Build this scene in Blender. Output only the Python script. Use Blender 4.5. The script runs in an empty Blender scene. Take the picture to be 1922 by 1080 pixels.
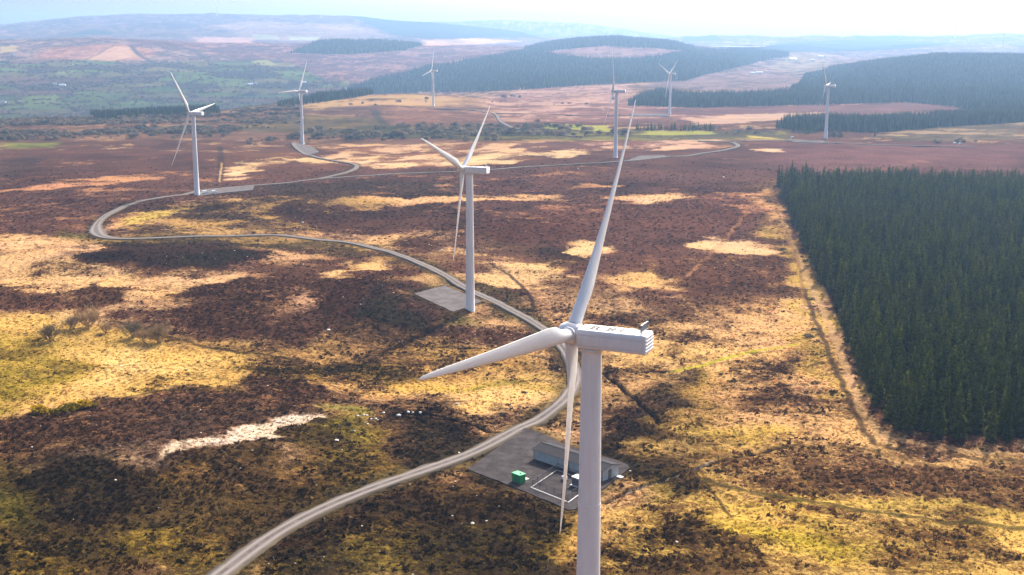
import bpy, bmesh, math, random
import numpy as np
from mathutils import Matrix, Vector, Quaternion
random.seed(7)
RNG = np.random.default_rng(7)
SC = bpy.context.scene
COL = SC.collection
R_ = math.radians

# ------------------------------------------------------------------ camera
F_PX, PITCH, ROLL, HC = 2252.2, R_(11.518), R_(0.134), 92.0
cr, sr = math.cos(ROLL), math.sin(ROLL)
cp, sp = math.cos(PITCH), math.sin(PITCH)
cd = bpy.data.cameras.new('camera'); cam = bpy.data.objects.new('camera', cd); COL.objects.link(cam)
cd.sensor_width = 36.0; cd.lens = 36.0 * F_PX / 1922.0
cd.clip_start = 1.0; cd.clip_end = 60000.0
right, up, back = Vector((1, 0, 0)), Vector((0, sp, cp)), Vector((0, -cp, sp))
ax_x = cr * right + sr * up; ax_y = -sr * right + cr * up
m = Matrix((ax_x, ax_y, back)).transposed().to_4x4(); m.translation = (0, 0, HC)
cam.matrix_world = m
SC.camera = cam

# ------------------------------------------------------------------ light, sky, exposure
SUN_EL, SUN_AZ = R_(37), R_(27)          # azimuth measured from +Y towards +X
w = bpy.data.worlds.new('World'); SC.world = w; w.use_nodes = True
nt = w.node_tree; nt.nodes.clear()
sky = nt.nodes.new('ShaderNodeTexSky'); sky.sky_type = 'NISHITA'; sky.sun_disc = False
sky.sun_elevation = SUN_EL; sky.sun_rotation = SUN_AZ
sky.air_density = 0.6; sky.dust_density = 7.0; sky.ozone_density = 0.3; sky.altitude = 300
bg = nt.nodes.new('ShaderNodeBackground'); bg.inputs['Strength'].default_value = 0.15
wo = nt.nodes.new('ShaderNodeOutputWorld')
nt.links.new(sky.outputs[0], bg.inputs[0]); nt.links.new(bg.outputs[0], wo.inputs[0])
sd = bpy.data.lights.new('sun', 'SUN'); sun = bpy.data.objects.new('sun', sd); COL.objects.link(sun)
sd.energy = 5.0; sd.angle = R_(0.5); sd.color = (1.0, 0.93, 0.82)
to_sun = Vector((math.sin(SUN_AZ) * math.cos(SUN_EL), math.cos(SUN_AZ) * math.cos(SUN_EL), math.sin(SUN_EL)))
sun.rotation_euler = to_sun.to_track_quat('Z', 'Y').to_euler()
sun.location = (0, 0, 300)
vs = SC.view_settings; vs.view_transform = 'Standard'; vs.look = 'None'; vs.exposure = 0.92; vs.gamma = 1.0
SC.cycles.use_denoising = True
SC.cycles.max_bounces = 5; SC.cycles.diffuse_bounces = 2; SC.cycles.glossy_bounces = 2
SC.cycles.transparent_max_bounces = 4; SC.cycles.volume_bounces = 0
SC.cycles.use_adaptive_sampling = False

# ------------------------------------------------------------------ projection helpers (photo pixels 1922x1080)
def rays(u, v):
    a, b = np.asarray(u, float) - 961, np.asarray(v, float) - 540
    X = (cr * a + sr * b) / F_PX; V = (-sr * a + cr * b) / F_PX
    y = cp - V * sp; z = -sp - V * cp
    return X / y, z / y                      # x per metre of Y, z per metre of Y
def project(x, y, z):
    z = z - HC
    d = y * cp - z * sp; d = np.where(d < 1, 1, d)
    U = F_PX * x / d; V = -F_PX * (y * sp + z * cp) / d
    return 961 + cr * U - sr * V, 540 + sr * U + cr * V

# ------------------------------------------------------------------ numpy noise
def _hash(ix, iy, seed):
    h = (ix.astype(np.int64) * 374761393 + iy.astype(np.int64) * 668265263 + seed * 982451653) & 0xFFFFFFFF
    h = ((h ^ (h >> 13)) * 1274126177) & 0xFFFFFFFF
    h = (h ^ (h >> 16)) & 0xFFFFFFFF
    return h.astype(np.float64) / 4294967295.0
def vnoise(x, y, seed=0):
    ix, iy = np.floor(x), np.floor(y); fx, fy = x - ix, y - iy
    fx = fx * fx * fx * (fx * (fx * 6 - 15) + 10); fy = fy * fy * fy * (fy * (fy * 6 - 15) + 10)
    a, b = _hash(ix, iy, seed), _hash(ix + 1, iy, seed)
    c, d = _hash(ix, iy + 1, seed), _hash(ix + 1, iy + 1, seed)
    return (a + (b - a) * fx) * (1 - fy) + (c + (d - c) * fx) * fy
def fbm(x, y, seed=0, octv=4, gain=.5):
    s = 0; a = 1; t = 0
    for k in range(octv):
        s = s + a * vnoise(x * 2 ** k + 17.3 * k, y * 2 ** k - 9.1 * k, seed + k); t += a; a *= gain
    return s / t - .5
def sstep(a, b, x):
    t = np.clip((x - a) / (b - a), 0, 1); return t * t * (3 - 2 * t)

# ------------------------------------------------------------------ terrain: ridge and valley lines read off the photo, each at its own distance
def L(*pts): return pts                      # (u, Y, z) or (u, Y, 'v', vpix)
LINES = [
 L((0, -400, 6.)), L((0, 120, 7.)), L((0, 205, 1.5)), L((0, 420, 0.)),
 L((-200, 760, -2.), (400, 760, -2.), (900, 760, 1.), (1922, 760, 2.)),
 L((-200, 1180, -8.), (400, 1180, -6.), (800, 1180, 1.), (1150, 1180, 3.), (1922, 1180, 1.)),
 L((-200, 1500, 'v', 234), (0, 1500, 'v', 233), (200, 1500, 'v', 231), (400, 1600, 'v', 216), (520, 1800, 'v', 197), (640, 1950, 'v', 183),
   (750, 2000, 'v', 178), (860, 2000, 'v', 182), (950, 1900, -1.), (1200, 1900, 0.), (1560, 1750, 1), (2100, 1750, 1.)),
 L((-200, 2300, -55.), (0, 2300, -55.), (300, 2400, -52.), (500, 2500, -48.), (640, 2650, -40.), (800, 2650, -28.), (950, 2450, -6.), (1100, 2500, 0.), (1300, 2500, 3.),
   (1500, 2200, 6.), (1922, 2200, 12.), (2100, 2200, 14)),
 L((-200, 3400, 'v', 128), (0, 3400, 'v', 130), (300, 3400, 'v', 134), (600, 3400, 'v', 138), (800, 3400, 'v', 134), (1000, 3400, 'v', 122), (1200, 3400, 'v', 120),
   (1300, 3300, 'v', 126), (1450, 3250, 'v', 140), (1500, 3250, 'v', 142), (1560, 3250, 'v', 132), (1640, 3250, 'v', 119), (1750, 3250, 'v', 106), (1922, 3250, 'v', 107), (2150, 3250, 'v', 110)),
 L((-200, 4600, 'v', 82), (0, 4600, 'v', 76), (100, 4600, 'v', 70.5), (200, 4600, 'v', 69.5), (300, 4600, 'v', 76), (400, 4600, 'v', 82), (545, 4700, 'v', 84), (600, 4700, 'v', 80), (700, 4700, 'v', 79), (790, 4700, 'v', 86), (860, 4700, 'v', 85),
   (950, 4600, 'v', 87), (985, 4600, 'v', 91), (1030, 4600, 'v', 84), (1090, 4600, 'v', 77), (1160, 4600, 'v', 74.5), (1250, 4600, 'v', 81), (1310, 4600, 'v', 91), (1400, 4600, 'v', 97), (1480, 4600, 'v', 103), (1560, 4600, 'v', 108), (1750, 4600, 'v', 112), (2100, 4600, 'v', 112)),
 L((-200, 5600, 'v', 86), (0, 5600, 'v', 83), (200, 5600, 'v', 80), (300, 5600, 'v', 83), (450, 5600, 'v', 84), (600, 5600, 'v', 86), (800, 5600, 'v', 86), (1000, 5600, 'v', 92), (1320, 5600, 'v', 90.5), (1450, 5600, 'v', 90.5), (1600, 5600, 'v', 97), (1700, 5600, 'v', 92), (1922, 5600, 'v', 92), (2100, 5600, 'v', 92)),
 L((-200, 7000, 'v', 68), (0, 7000, 'v', 62), (130, 7000, 'v', 55), (300, 7000, 'v', 52), (600, 7000, 'v', 55), (750, 7000, 'v', 62), (850, 7000, 'v', 68), (930, 7000, 'v', 76), (1060, 7000, 'v', 84), (1310, 7000, 'v', 86.5), (1445, 7000, 'v', 86.5), (1500, 7000, 'v', 80), (1600, 7000, 'v', 84), (1750, 7000, 'v', 84), (1850, 7000, 'v', 82), (2100, 7000, 'v', 84)),
 L((-200, 8600, 'v', 58), (0, 8600, 'v', 48), (60, 8600, 'v', 41.5), (130, 8600, 'v', 33), (240, 8600, 'v', 27), (400, 8600, 'v', 27), (600, 8600, 'v', 30), (660, 8600, 'v', 31.5), (745, 8600, 'v', 38), (800, 8600, 'v', 41), (850, 8600, 'v', 47), (930, 8600, 'v', 54), (990, 8600, 'v', 63),
   (1060, 8600, 'v', 72), (1150, 8600, 'v', 77), (1230, 8600, 'v', 75), (1290, 8600, 'v', 70), (1340, 8600, 'v', 67), (1360, 8600, 'v', 69), (1420, 8600, 'v', 68), (1480, 8600, 'v', 70), (1530, 8600, 'v', 66.5), (1590, 8600, 'v', 69.5), (1605, 8600, 'v', 67), (1680, 8600, 'v', 67.5), (1740, 8600, 'v', 68.5), (1800, 8600, 'v', 67), (1840, 8600, 'v', 64), (1880, 8600, 'v', 62.5), (1922, 8600, 'v', 65), (2150, 8600, 'v', 66)),
 L((0, 9600, 'v', 84)),
 L((-300, 11000, 'v', 41), (-60, 11000, 'v', 42), (60, 11000, 'v', 50), (300, 11000, 'v', 70), (600, 11000, 'v', 68), (800, 11000, 'v', 43), (870, 11000, 'v', 40), (940, 11000, 'v', 38.5), (1030, 11000, 'v', 41), (1130, 11000, 'v', 49), (1200, 11000, 'v', 60), (1280, 11000, 'v', 71), (1600, 11000, 'v', 78), (2100, 11000, 'v', 78)),
 L((0, 13200, 'v', 84)),
]
SG = np.linspace(-.62, .62, 1241)
KY, KZ = [], []
for ln in LINES:
    ss, ys, zs = [], [], []
    for p in ln:
        vv = p[3] if len(p) == 4 else 78 + 208000. / max(p[1], 200)
        s, tz = rays(p[0], vv); ss.append(float(s)); ys.append(p[1])
        zs.append(HC + float(tz) * p[1] if len(p) == 4 else p[2])
    yy, zz = np.interp(SG, ss, ys), np.interp(SG, ss, zs)
    if len(ln) > 1:
        k = np.hanning(13); k /= k.sum()
        for a in (yy, zz): a[:] = np.convolve(np.pad(a, 6, mode='edge'), k, 'valid')
    KY.append(yy); KZ.append(zz)
KY, KZ = np.array(KY), np.array(KZ)
HS = np.diff(KY, axis=0); DL = np.diff(KZ, axis=0) / HS
MM = np.zeros_like(KZ)
w1 = 2 * HS[1:] + HS[:-1]; w2 = HS[1:] + 2 * HS[:-1]
same = DL[1:] * DL[:-1] > 0
with np.errstate(divide='ignore', invalid='ignore'):
    MM[1:-1] = np.where(same, (w1 + w2) / (w1 / DL[:-1] + w2 / DL[1:]), 0)
MM[0], MM[-1] = DL[0], DL[-1]

TURB = {   # x, y, ground z, rotor yaw, rotor angle
 'T2': (-14.5, 407.0, -1.1, 159.1, 307.8), 'A': (-198.0, 750.4, -2.2, 162.2, 37.7), 'B': (-204.3, 1172.5, -5.1, 159.1, 330.8),
 'C': (-116.1, 1780.7, 1.0, 165.1, 341.4), 'D': (80.1, 934.7, 4.9, 167.9, 23.6), 'E': (207.2, 1594.9, 1.7, 145.9, 304.2),
 'F': (309.0, 1189.0, 0.5, 153.0, 35.5), 'T1': (9.1, 132.4, 8.0, 156.2, 323.8)}
def h_raw(x, y):
    x = np.asarray(x, float); y = np.asarray(y, float); shp = np.broadcast(x, y).shape
    x = np.broadcast_to(x, shp).ravel(); y = np.broadcast_to(y, shp).ravel()
    s = np.clip(x / np.maximum(y, 60), -.619, .619)
    fi = (s - SG[0]) / (SG[1] - SG[0]); i = np.clip(fi.astype(int), 0, len(SG) - 2); f = fi - i
    g = lambda a: a[:, i] * (1 - f) + a[:, i + 1] * f
    z = np.zeros_like(x)
    for c0 in range(0, len(x), 200000):
        sl = slice(c0, c0 + 200000)
        i_, f_ = i[sl], f[sl]; yy = y[sl]
        G = lambda a, k: a[k, i_] * (1 - f_) + a[k, i_ + 1] * f_
        zc = np.zeros_like(yy)
        for k in range(len(KY) - 1):
            y0, y1 = G(KY, k), G(KY, k + 1)
            msk = (yy >= y0) & (yy < y1) if 0 < k < len(KY) - 2 else ((yy < y1) if k == 0 else (yy >= y0))
            if not msk.any(): continue
            q = lambda a: a[msk]
            h = q(y1) - q(y0); t = np.clip((yy[msk] - q(y0)) / h, 0, 1)
            z0, z1, m0, m1 = q(G(KZ, k)), q(G(KZ, k + 1)), q(G(MM, k)), q(G(MM, k + 1))
            t2, t3 = t * t, t * t * t
            zc[msk] = (2 * t3 - 3 * t2 + 1) * z0 + (t3 - 2 * t2 + t) * h * m0 + (-2 * t3 + 3 * t2) * z1 + (t3 - t2) * h * m1
        z[sl] = zc
    und = fbm(x / 95, y / 95, 3, 3) * 3.4 + fbm(x / 27, y / 27, 11, 2) * 1.1
    big = fbm(x / 420, y / 420, 23, 4) * 26 * sstep(2300, 3600, y)
    fold = fbm(x / 170, y / 300, 29, 3) * 16 * sstep(3600, 5200, y)
    z = z + fold + und * sstep(150, 260, y) * (1 + sstep(900, 2500, y)) + big * .8
    return z.reshape(shp)
_TC = [(t[0], t[1], t[2] - float(h_raw(t[0], t[1]))) for t in TURB.values()]
MOUNDS = []                                     # (x, y, dz, rx, ry): hillocks seen in the photo
def h(x, y):
    z = h_raw(x, y)
    for tx, ty, dz in _TC:
        z = z + dz * np.exp(-((x - tx) ** 2 + (y - ty) ** 2) / (2 * 32. ** 2))
    for mx, my, dz, rx, ry in MOUNDS:
        z = z + dz * np.exp(-.5 * (((x - mx) / rx) ** 2 + ((y - my) / ry) ** 2))
    return z
def ground_at(u, v, y0=150., y1=12500.):
    """first point of the ground met by the photo rays"""
    u = np.atleast_1d(np.asarray(u, float)); v = np.atleast_1d(np.asarray(v, float))
    s, tz = rays(u, v)
    ts = np.geomspace(y0, y1, 500); hit = np.full(u.shape, y1); done = np.zeros(u.shape, bool); prev = ts[0]
    for t in ts:
        below = (HC + tz * t < h(s * t, np.full(u.shape, t))) & ~done
        if below.any():
            lo, hi = np.full(u.shape, prev), np.full(u.shape, t)
            for _ in range(14):
                mid = (lo + hi) / 2; b = HC + tz * mid < h(s * mid, mid)
                hi = np.where(b, mid, hi); lo = np.where(b, lo, mid)
            hit = np.where(below, hi, hit); done |= below
        prev = t
        if done.all(): break
    x, y = s * hit, hit
    return np.stack([x, y, h(x, y)], -1)
def G1(u, v): return Vector(ground_at(u, v)[0])
for (u, v, dz, rx, ry) in [(330, 490, 4.5, 34, 16), (205, 560, 3.2, 12, 9), (640, 560, 4, 30, 40), (300, 860, 3.0, 25, 14), (150, 900, 2.5, 22, 14), (1010, 800, -1.2, 30, 10),
                           (480, 300, 2.5, 60, 40), (860, 275, 3, 60, 30), (620, 380, 5, 60, 25), (760, 790, 1.8, 12, 6), (420, 640, -2.5, 60, 18), (950, 700, -2.0, 60, 14)]:
    p = G1(u, v); MOUNDS.append((p.x, p.y, dz, rx, ry))

# ------------------------------------------------------------------ material helpers
def newmat(name):
    mt = bpy.data.materials.new(name); mt.use_nodes = True; n = mt.node_tree; n.nodes.clear()
    o = n.nodes.new('ShaderNodeOutputMaterial'); b = n.nodes.new('ShaderNodeBsdfPrincipled')
    n.links.new(b.outputs[0], o.inputs[0]); return mt, n, b
def N(n, t, **kw):
    nd = n.nodes.new(t)
    for k, v in kw.items():
        if k in nd.inputs.keys(): nd.inputs[k].default_value = v
        else: setattr(nd, k, v)
    return nd
def noise(n, vec, scale, detail=3, rough=.55):
    t = N(n, 'ShaderNodeTexNoise', Scale=scale, Detail=detail, Roughness=rough); n.links.new(vec, t.inputs['Vector']); return t.outputs[0]
def math_(n, op, a, b=None, c=None, clamp=False):
    t = n.nodes.new('ShaderNodeMath'); t.operation = op; t.use_clamp = clamp
    for i, q in enumerate((a, b, c)):
        if q is None: continue
        if isinstance(q, (int, float)): t.inputs[i].default_value = q
        else: n.links.new(q, t.inputs[i])
    return t.outputs[0]
def mixc(n, f, a, b, blend='MIX'):
    t = n.nodes.new('ShaderNodeMix'); t.data_type = 'RGBA'; t.blend_type = blend
    for i, q in ((0, f), (6, a), (7, b)):
        if isinstance(q, (int, float)): t.inputs[i].default_value = q
        elif isinstance(q, tuple): t.inputs[i].default_value = (*q, 1) if len(q) == 3 else q
        else: n.links.new(q, t.inputs[i])
    return t.outputs[2]
def maprange(n, v, a, b, c=0., d=1., smooth=True):
    t = n.nodes.new('ShaderNodeMapRange'); t.interpolation_type = 'SMOOTHSTEP' if smooth else 'LINEAR'
    n.links.new(v, t.inputs[0])
    for i, q in enumerate((a, b, c, d)): t.inputs[i + 1].default_value = q
    return t.outputs[0]
def simple(name, col, rough=.6, metal=0., var=.12, scale=3., spec=.4, bump=0., coords='Object'):
    mt, n, b = newmat(name)
    tc = N(n, 'ShaderNodeTexCoord'); v = tc.outputs[coords]
    f = noise(n, v, scale, 4)
    lo = tuple(c * (1 - var) for c in col); hi = tuple(min(1, c * (1 + var)) for c in col)
    n.links.new(mixc(n, maprange(n, f, .3, .7), lo, hi), b.inputs['Base Color'])
    b.inputs['Roughness'].default_value = rough; b.inputs['Metallic'].default_value = metal
    b.inputs['Specular IOR Level'].default_value = spec
    if bump:
        bp = N(n, 'ShaderNodeBump', Strength=bump, Distance=.05); n.links.new(noise(n, v, scale * 4, 3), bp.inputs['Height']); n.links.new(bp.outputs[0], b.inputs['Normal'])
    return mt

# ------------------------------------------------------------------ object helpers
def mesh_obj(name, verts, faces, mat, parent=None, smooth=False):
    me = bpy.data.meshes.new(name); me.from_pydata([tuple(v) for v in verts], [], faces); me.update()
    if mat: me.materials.append(mat)
    o = bpy.data.objects.new(name, me); COL.objects.link(o)
    if smooth: me.polygons.foreach_set('use_smooth', [True] * len(me.polygons))
    if parent: o.parent = parent
    return o
def big_mesh(name, co, quads, mat):
    me = bpy.data.meshes.new(name)
    me.vertices.add(len(co)); me.vertices.foreach_set('co', np.ascontiguousarray(co, np.float32).ravel())
    nq = len(quads); me.loops.add(nq * 4); me.polygons.add(nq)
    me.loops.foreach_set('vertex_index', np.ascontiguousarray(quads, np.int32).ravel())
    me.polygons.foreach_set('loop_start', np.arange(0, nq * 4, 4, dtype=np.int32))
    me.polygons.foreach_set('use_smooth', np.ones(nq, bool))
    me.update(); me.validate()
    if mat: me.materials.append(mat)
    o = bpy.data.objects.new(name, me); COL.objects.link(o); return o
def bm_obj(name, bm, mat, parent=None, smooth=False):
    me = bpy.data.meshes.new(name); bm.to_mesh(me); bm.free()
    if mat: me.materials.append(mat)
    if smooth: me.polygons.foreach_set('use_smooth', [True] * len(me.polygons))
    o = bpy.data.objects.new(name, me); COL.objects.link(o)
    if parent: o.parent = parent
    return o
def tag(o, label, cat, group=None):
    o['label'] = label; o['category'] = cat
    if group: o['group'] = group
    return o
def thing(name, label, cat, loc=(0, 0, 0), rz=0., group=None):
    o = bpy.data.objects.new(name, None); COL.objects.link(o); o.empty_display_size = .5
    o.location = loc; o.rotation_euler = (0, 0, rz); return tag(o, label, cat, group)
def kids(o): return [c for c in COL.objects if c.parent == o]
CH = {}
def copy_tree(o, parent=None):
    c = o.copy(); COL.objects.link(c)
    if parent: c.parent = parent
    CH[c.name] = []
    for ch in CH.get(o.name, []):
        CH[c.name].append(copy_tree(ch, c))
    return c
def reg(parent, child): CH.setdefault(parent.name, []).append(child); return child
def add_box(bm, c, s, rz=0., rot=None):
    M = Matrix.Translation(c) @ (rot.to_4x4() if rot else Matrix.Rotation(rz, 4, 'Z')) @ Matrix.Diagonal((*s, 1))
    bmesh.ops.create_cube(bm, size=1., matrix=M)
def add_bar(bm, a, b, r, seg=6, r2=None):
    a, b = Vector(a), Vector(b); d = b - a
    M = Matrix.Translation((a + b) / 2) @ d.to_track_quat('Z', 'Y').to_matrix().to_4x4()
    bmesh.ops.create_cone(bm, cap_ends=True, segments=seg, radius1=r, radius2=r if r2 is None else r2, depth=d.length, matrix=M)
def lathe(prof, seg=32):
    vs_, fs = [], []
    for r, z in prof:
        for k in range(seg):
            a = 2 * math.pi * k / seg; vs_.append((r * math.cos(a), r * math.sin(a), z))
    for j in range(len(prof) - 1):
        for k in range(seg):
            k2 = (k + 1) % seg; fs.append((j * seg + k, j * seg + k2, (j + 1) * seg + k2, (j + 1) * seg + k))
    fs.append(tuple(range(seg))[::-1]); fs.append(tuple(range((len(prof) - 1) * seg, len(prof) * seg)))
    return vs_, fs
# ================================================================== roads and hardstandings (centre lines read off the photo, laid on the ground)
def resample(P, step):
    P = np.asarray(P); out = []
    Q = np.vstack([2 * P[0] - P[1], P, 2 * P[-1] - P[-2]])
    for i in range(1, len(Q) - 2):
        p0, p1, p2, p3 = Q[i - 1:i + 3]
        n_ = max(2, int(np.linalg.norm(p2 - p1) / step))
        for t in np.linspace(0, 1, n_, endpoint=False):
            out.append(.5 * ((2 * p1) + (-p0 + p2) * t + (2 * p0 - 5 * p1 + 4 * p2 - p3) * t * t + (-p0 + 3 * p1 - 3 * p2 + p3) * t ** 3))
    out.append(P[-1]); return np.array(out)
def smooth_line(P, k=5):
    Q = P.copy()
    for _ in range(k): Q[1:-1] = (Q[:-2] + 2 * Q[1:-1] + Q[2:]) / 4
    return Q
ROADPX = {
 'main': ([(395, 1092), (438, 1060), (490, 1020), (545, 985), (620, 948), (700, 916), (790, 885), (880, 852), (950, 822), (1010, 790), (1052, 758), (1074, 730), (1080, 708), (1076, 690), (1066, 668), (1050, 645), (1020, 618), (985, 596), (950, 578), (915, 563), (880, 545), (840, 520), (800, 500), (750, 480), (700, 466), (640, 454), (560, 446), (480, 442), (400, 444), (320, 446.5), (250, 449), (210, 448), (188, 443), (180, 432), (188, 414), (215, 397), (255, 381), (310, 370), (368, 361.5), (430, 354), (500, 347), (560, 341), (610, 335.5), (680, 331), (740, 327), (800, 324.5), (870, 322), (940, 318), (1020, 312), (1100, 307.5), (1180, 302), (1260, 295), (1320, 288), (1362, 282), (1384, 276), (1380, 270), (1360, 267), (1310, 265.5)], 4.4),
 'branch': ([(600, 336), (640, 327), (662, 320), (671, 313), (664, 308), (640, 304.5), (610, 299.5), (585, 293), (566, 285), (553, 277), (549, 272.5)], 4.0),
 'knoll': ([(1080, 257), (1030, 250), (985, 245), (952, 236), (936, 225), (930, 215), (905, 210), (860, 206), (815, 204.5)], 4.6),
 'knoll2': ([(931, 213), (980, 214), (1060, 216), (1150, 217.5), (1255, 217)], 4.2),
 'north': ([(1375, 267), (1420, 264.5), (1480, 264), (1550, 268.5), (1640, 272.5), (1740, 275), (1830, 276)], 4.2)}
ROADS = []
for k, (px, wd) in ROADPX.items():
    P = ground_at([p[0] for p in px], [p[1] for p in px])
    step = 2.0 if k == 'main' else 5.
    P = smooth_line(resample(P[:, :2], step), 8); ROADS.append((k, P, wd))
PADPX = {
 'pad_T2': [(777, 545), (835, 531), (905, 572), (851, 592)],
 'pad_A': [(372, 367), (378, 361), (478, 348), (474, 356.5), (420, 363)],
 'pad_B': [(549, 273.5), (587, 276), (599, 283), (574, 289)],
 'pad_D': [(1176, 301), (1200, 291.5), (1245, 293), (1256, 296)],
 'pad_E': [(1180, 214.5), (1256, 213), (1256, 218.5), (1190, 219)],
 'pad_F': [(1478, 262.5), (1545, 265), (1550, 269.5), (1490, 267)],
 'yard': [(877, 877), (930, 842), (985, 812), (1012, 818), (1060, 835), (1143, 858), (1177, 871), (1183, 878), (1138, 914), (1080, 953), (1066, 954), (991, 922)]}
PADS = {k: ground_at([p[0] for p in v], [p[1] for p in v])[:, :2] for k, v in PADPX.items()}
PADZ = {}
for k, P in PADS.items(): PADZ[k] = float(np.mean(h(P[:, 0], P[:, 1])))
def seg_dist(px, py, A, B):
    d = B - A; L2 = d @ d + 1e-9
    t = np.clip(((px - A[0]) * d[0] + (py - A[1]) * d[1]) / L2, 0, 1)
    return np.hypot(px - A[0] - t * d[0], py - A[1] - t * d[1])
def line_dist(px, py, P, reach):
    """distance to a polyline, inf beyond reach"""
    out = np.full(px.shape, 1e9)
    for A, B in zip(P[:-1], P[1:]):
        x0, x1 = min(A[0], B[0]) - reach, max(A[0], B[0]) + reach; y0, y1 = min(A[1], B[1]) - reach, max(A[1], B[1]) + reach
        k = np.nonzero((px > x0) & (px < x1) & (py > y0) & (py < y1))[0]
        if len(k): out[k] = np.minimum(out[k], seg_dist(px[k], py[k], A, B))
    return out
def poly_sd(px, py, P):
    """signed distance, negative inside"""
    P = np.asarray(P, float); d = np.full(px.shape, 1e9); ins = np.zeros(px.shape, bool)
    for A, B in zip(P, np.roll(P, -1, 0)):
        d = np.minimum(d, seg_dist(px, py, A, B))
        c = ((A[1] > py) != (B[1] > py)) & (px < (B[0] - A[0]) * (py - A[1]) / (B[1] - A[1] + 1e-12) + A[0]); ins ^= c
    return np.where(ins, -d, d)
FLAT = {'road': [(P, wd) for _, P, wd in ROADS]}
def flat_z(x, y, z):
    """ground under yards levelled to the yard"""
    for k, P in PADS.items():
        c = P.mean(0); r = np.abs(P - c).max() + 12
        kx = np.nonzero((np.abs(x - c[0]) < r) & (np.abs(y - c[1]) < r))[0]
        if not len(kx): continue
        sdv = poly_sd(x[kx], y[kx], P); wgt = 1 - sstep(.5, 9, sdv)
        z[kx] = z[kx] * (1 - wgt) + PADZ[k] * wgt
    return z
def hz(x, y):
    x = np.atleast_1d(np.asarray(x, float)); y = np.atleast_1d(np.asarray(y, float))
    return flat_z(x, y, h(x, y).copy())
def Z1(x, y): return float(hz(x, y)[0])

# ================================================================== ground sheet
NC, NR = 980, 860
yv = []
vv_ = 1112.; y_ = 70.
near = list(np.linspace(-120, 185, 14))
t = 196.
rows = []
while t < 12300:
    rows.append(t)
    t += max(.42, min(t * t / (F_PX * 92.) * 1.15 * (1 + (t / 2600.) ** .5 * .4) * .9, 26 if t < 9000 else 90))
YR = np.array(near + rows)
SC_ = np.concatenate([-.62 + .17 * np.linspace(0, 1, 30, endpoint=False), np.linspace(-.45, .45, NC), .45 + .17 * np.linspace(0, 1, 31)[1:]])
W0 = 130.
wY = np.maximum(YR, 0)[:, None] + W0 * np.exp(-np.maximum(YR, 0)[:, None] / 120.) + 20
GX = SC_[None, :] * wY; GY = np.repeat(YR[:, None], len(SC_), 1)
nr, nc = GX.shape
gx, gy = GX.ravel(), GY.ravel()
gz = flat_z(gx, gy, h(gx, gy).copy())
gu, gv = project(gx, gy, gz)
# ---------- plant cover: colours of grass and of heath, and how much of it is heath
def lin(r, g, b, k=.52):
    f = lambda c: ((c / 255 + .055) / 1.055) ** 2.4 if c > 10 else c / 255 / 12.92
    return np.array([f(r) * k, f(g) * k, f(b) * k])
STRAW, PALE, YEL, GRN, OLV, PINK = lin(222, 176, 120), lin(240, 205, 150), lin(206, 166, 84), lin(176, 160, 62), lin(128, 104, 56), lin(214, 168, 138)
BROWN, DARK, BLACK, OLH, PURP = lin(106, 72, 58), lin(66, 47, 40), lin(38, 28, 26), lin(74, 60, 38), lin(112, 78, 76)
FGRN, LIME, MOSS, SCRUB, PEAT, STONE = lin(128, 150, 78), lin(196, 196, 84), lin(92, 120, 30), lin(78, 74, 66), lin(30, 22, 20), lin(225, 212, 195)
gcol = np.repeat(STRAW[None], len(gx), 0); hcol = np.repeat(BROWN[None], len(gx), 0); dens = np.full(len(gx), .55)
# wobble so that no patch has a ruled edge
wbx = (fbm(gx / 22, gy / 22, 41, 4)); wby = (fbm(gx / 22, gy / 22, 57, 4))
pxm = F_PX / np.maximum(gy, 150)                               # pixels per metre across
qu = gu + wbx * 34 * np.clip(pxm, .6, 9); qv = gv + wby * 34 * np.clip(pxm * 90 / np.maximum(gy, 150), .12, 4)
KV = 2.6
def paint(pts, feather, g=None, hh=None, d=None, a=1., straight=False, exact=None):
    P = np.array(pts, float); vm = np.clip(P[:, 1].mean(), 95, 1080); KV = float(np.clip(2252 / (vm - 81), 2.2, 12)) if not straight else 2.6; Yp = 92 * 2252 / (vm - 81)
    if not straight: feather = max(feather * 1.7 + 4, 8 * F_PX / Yp if Yp < 1300 else 0)
    if exact: feather = exact
    x0, y0 = P.min(0) - feather - 60; x1, y1 = P.max(0) + feather + 60
    U, V = (gu, gv) if straight else (qu, qv)
    k = np.nonzero((U > x0) & (U < x1) & (V > y0) & (V < y1))[0]
    if not len(k): return
    sd_ = poly_sd(U[k], V[k] * KV, P * (1, KV)); wt = (1 - sstep(-feather, feather, sd_)) * a
    if g is not None: gcol[k] += (g - gcol[k]) * wt[:, None]
    if hh is not None: hcol[k] += (hh - hcol[k]) * wt[:, None]
    if d is not None: dens[k] += (d - dens[k]) * wt
E_ = 99999
BIG = lambda v0, v1: [(-900, v0), (2900, v0), (2900, v1), (-900, v1)]
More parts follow.
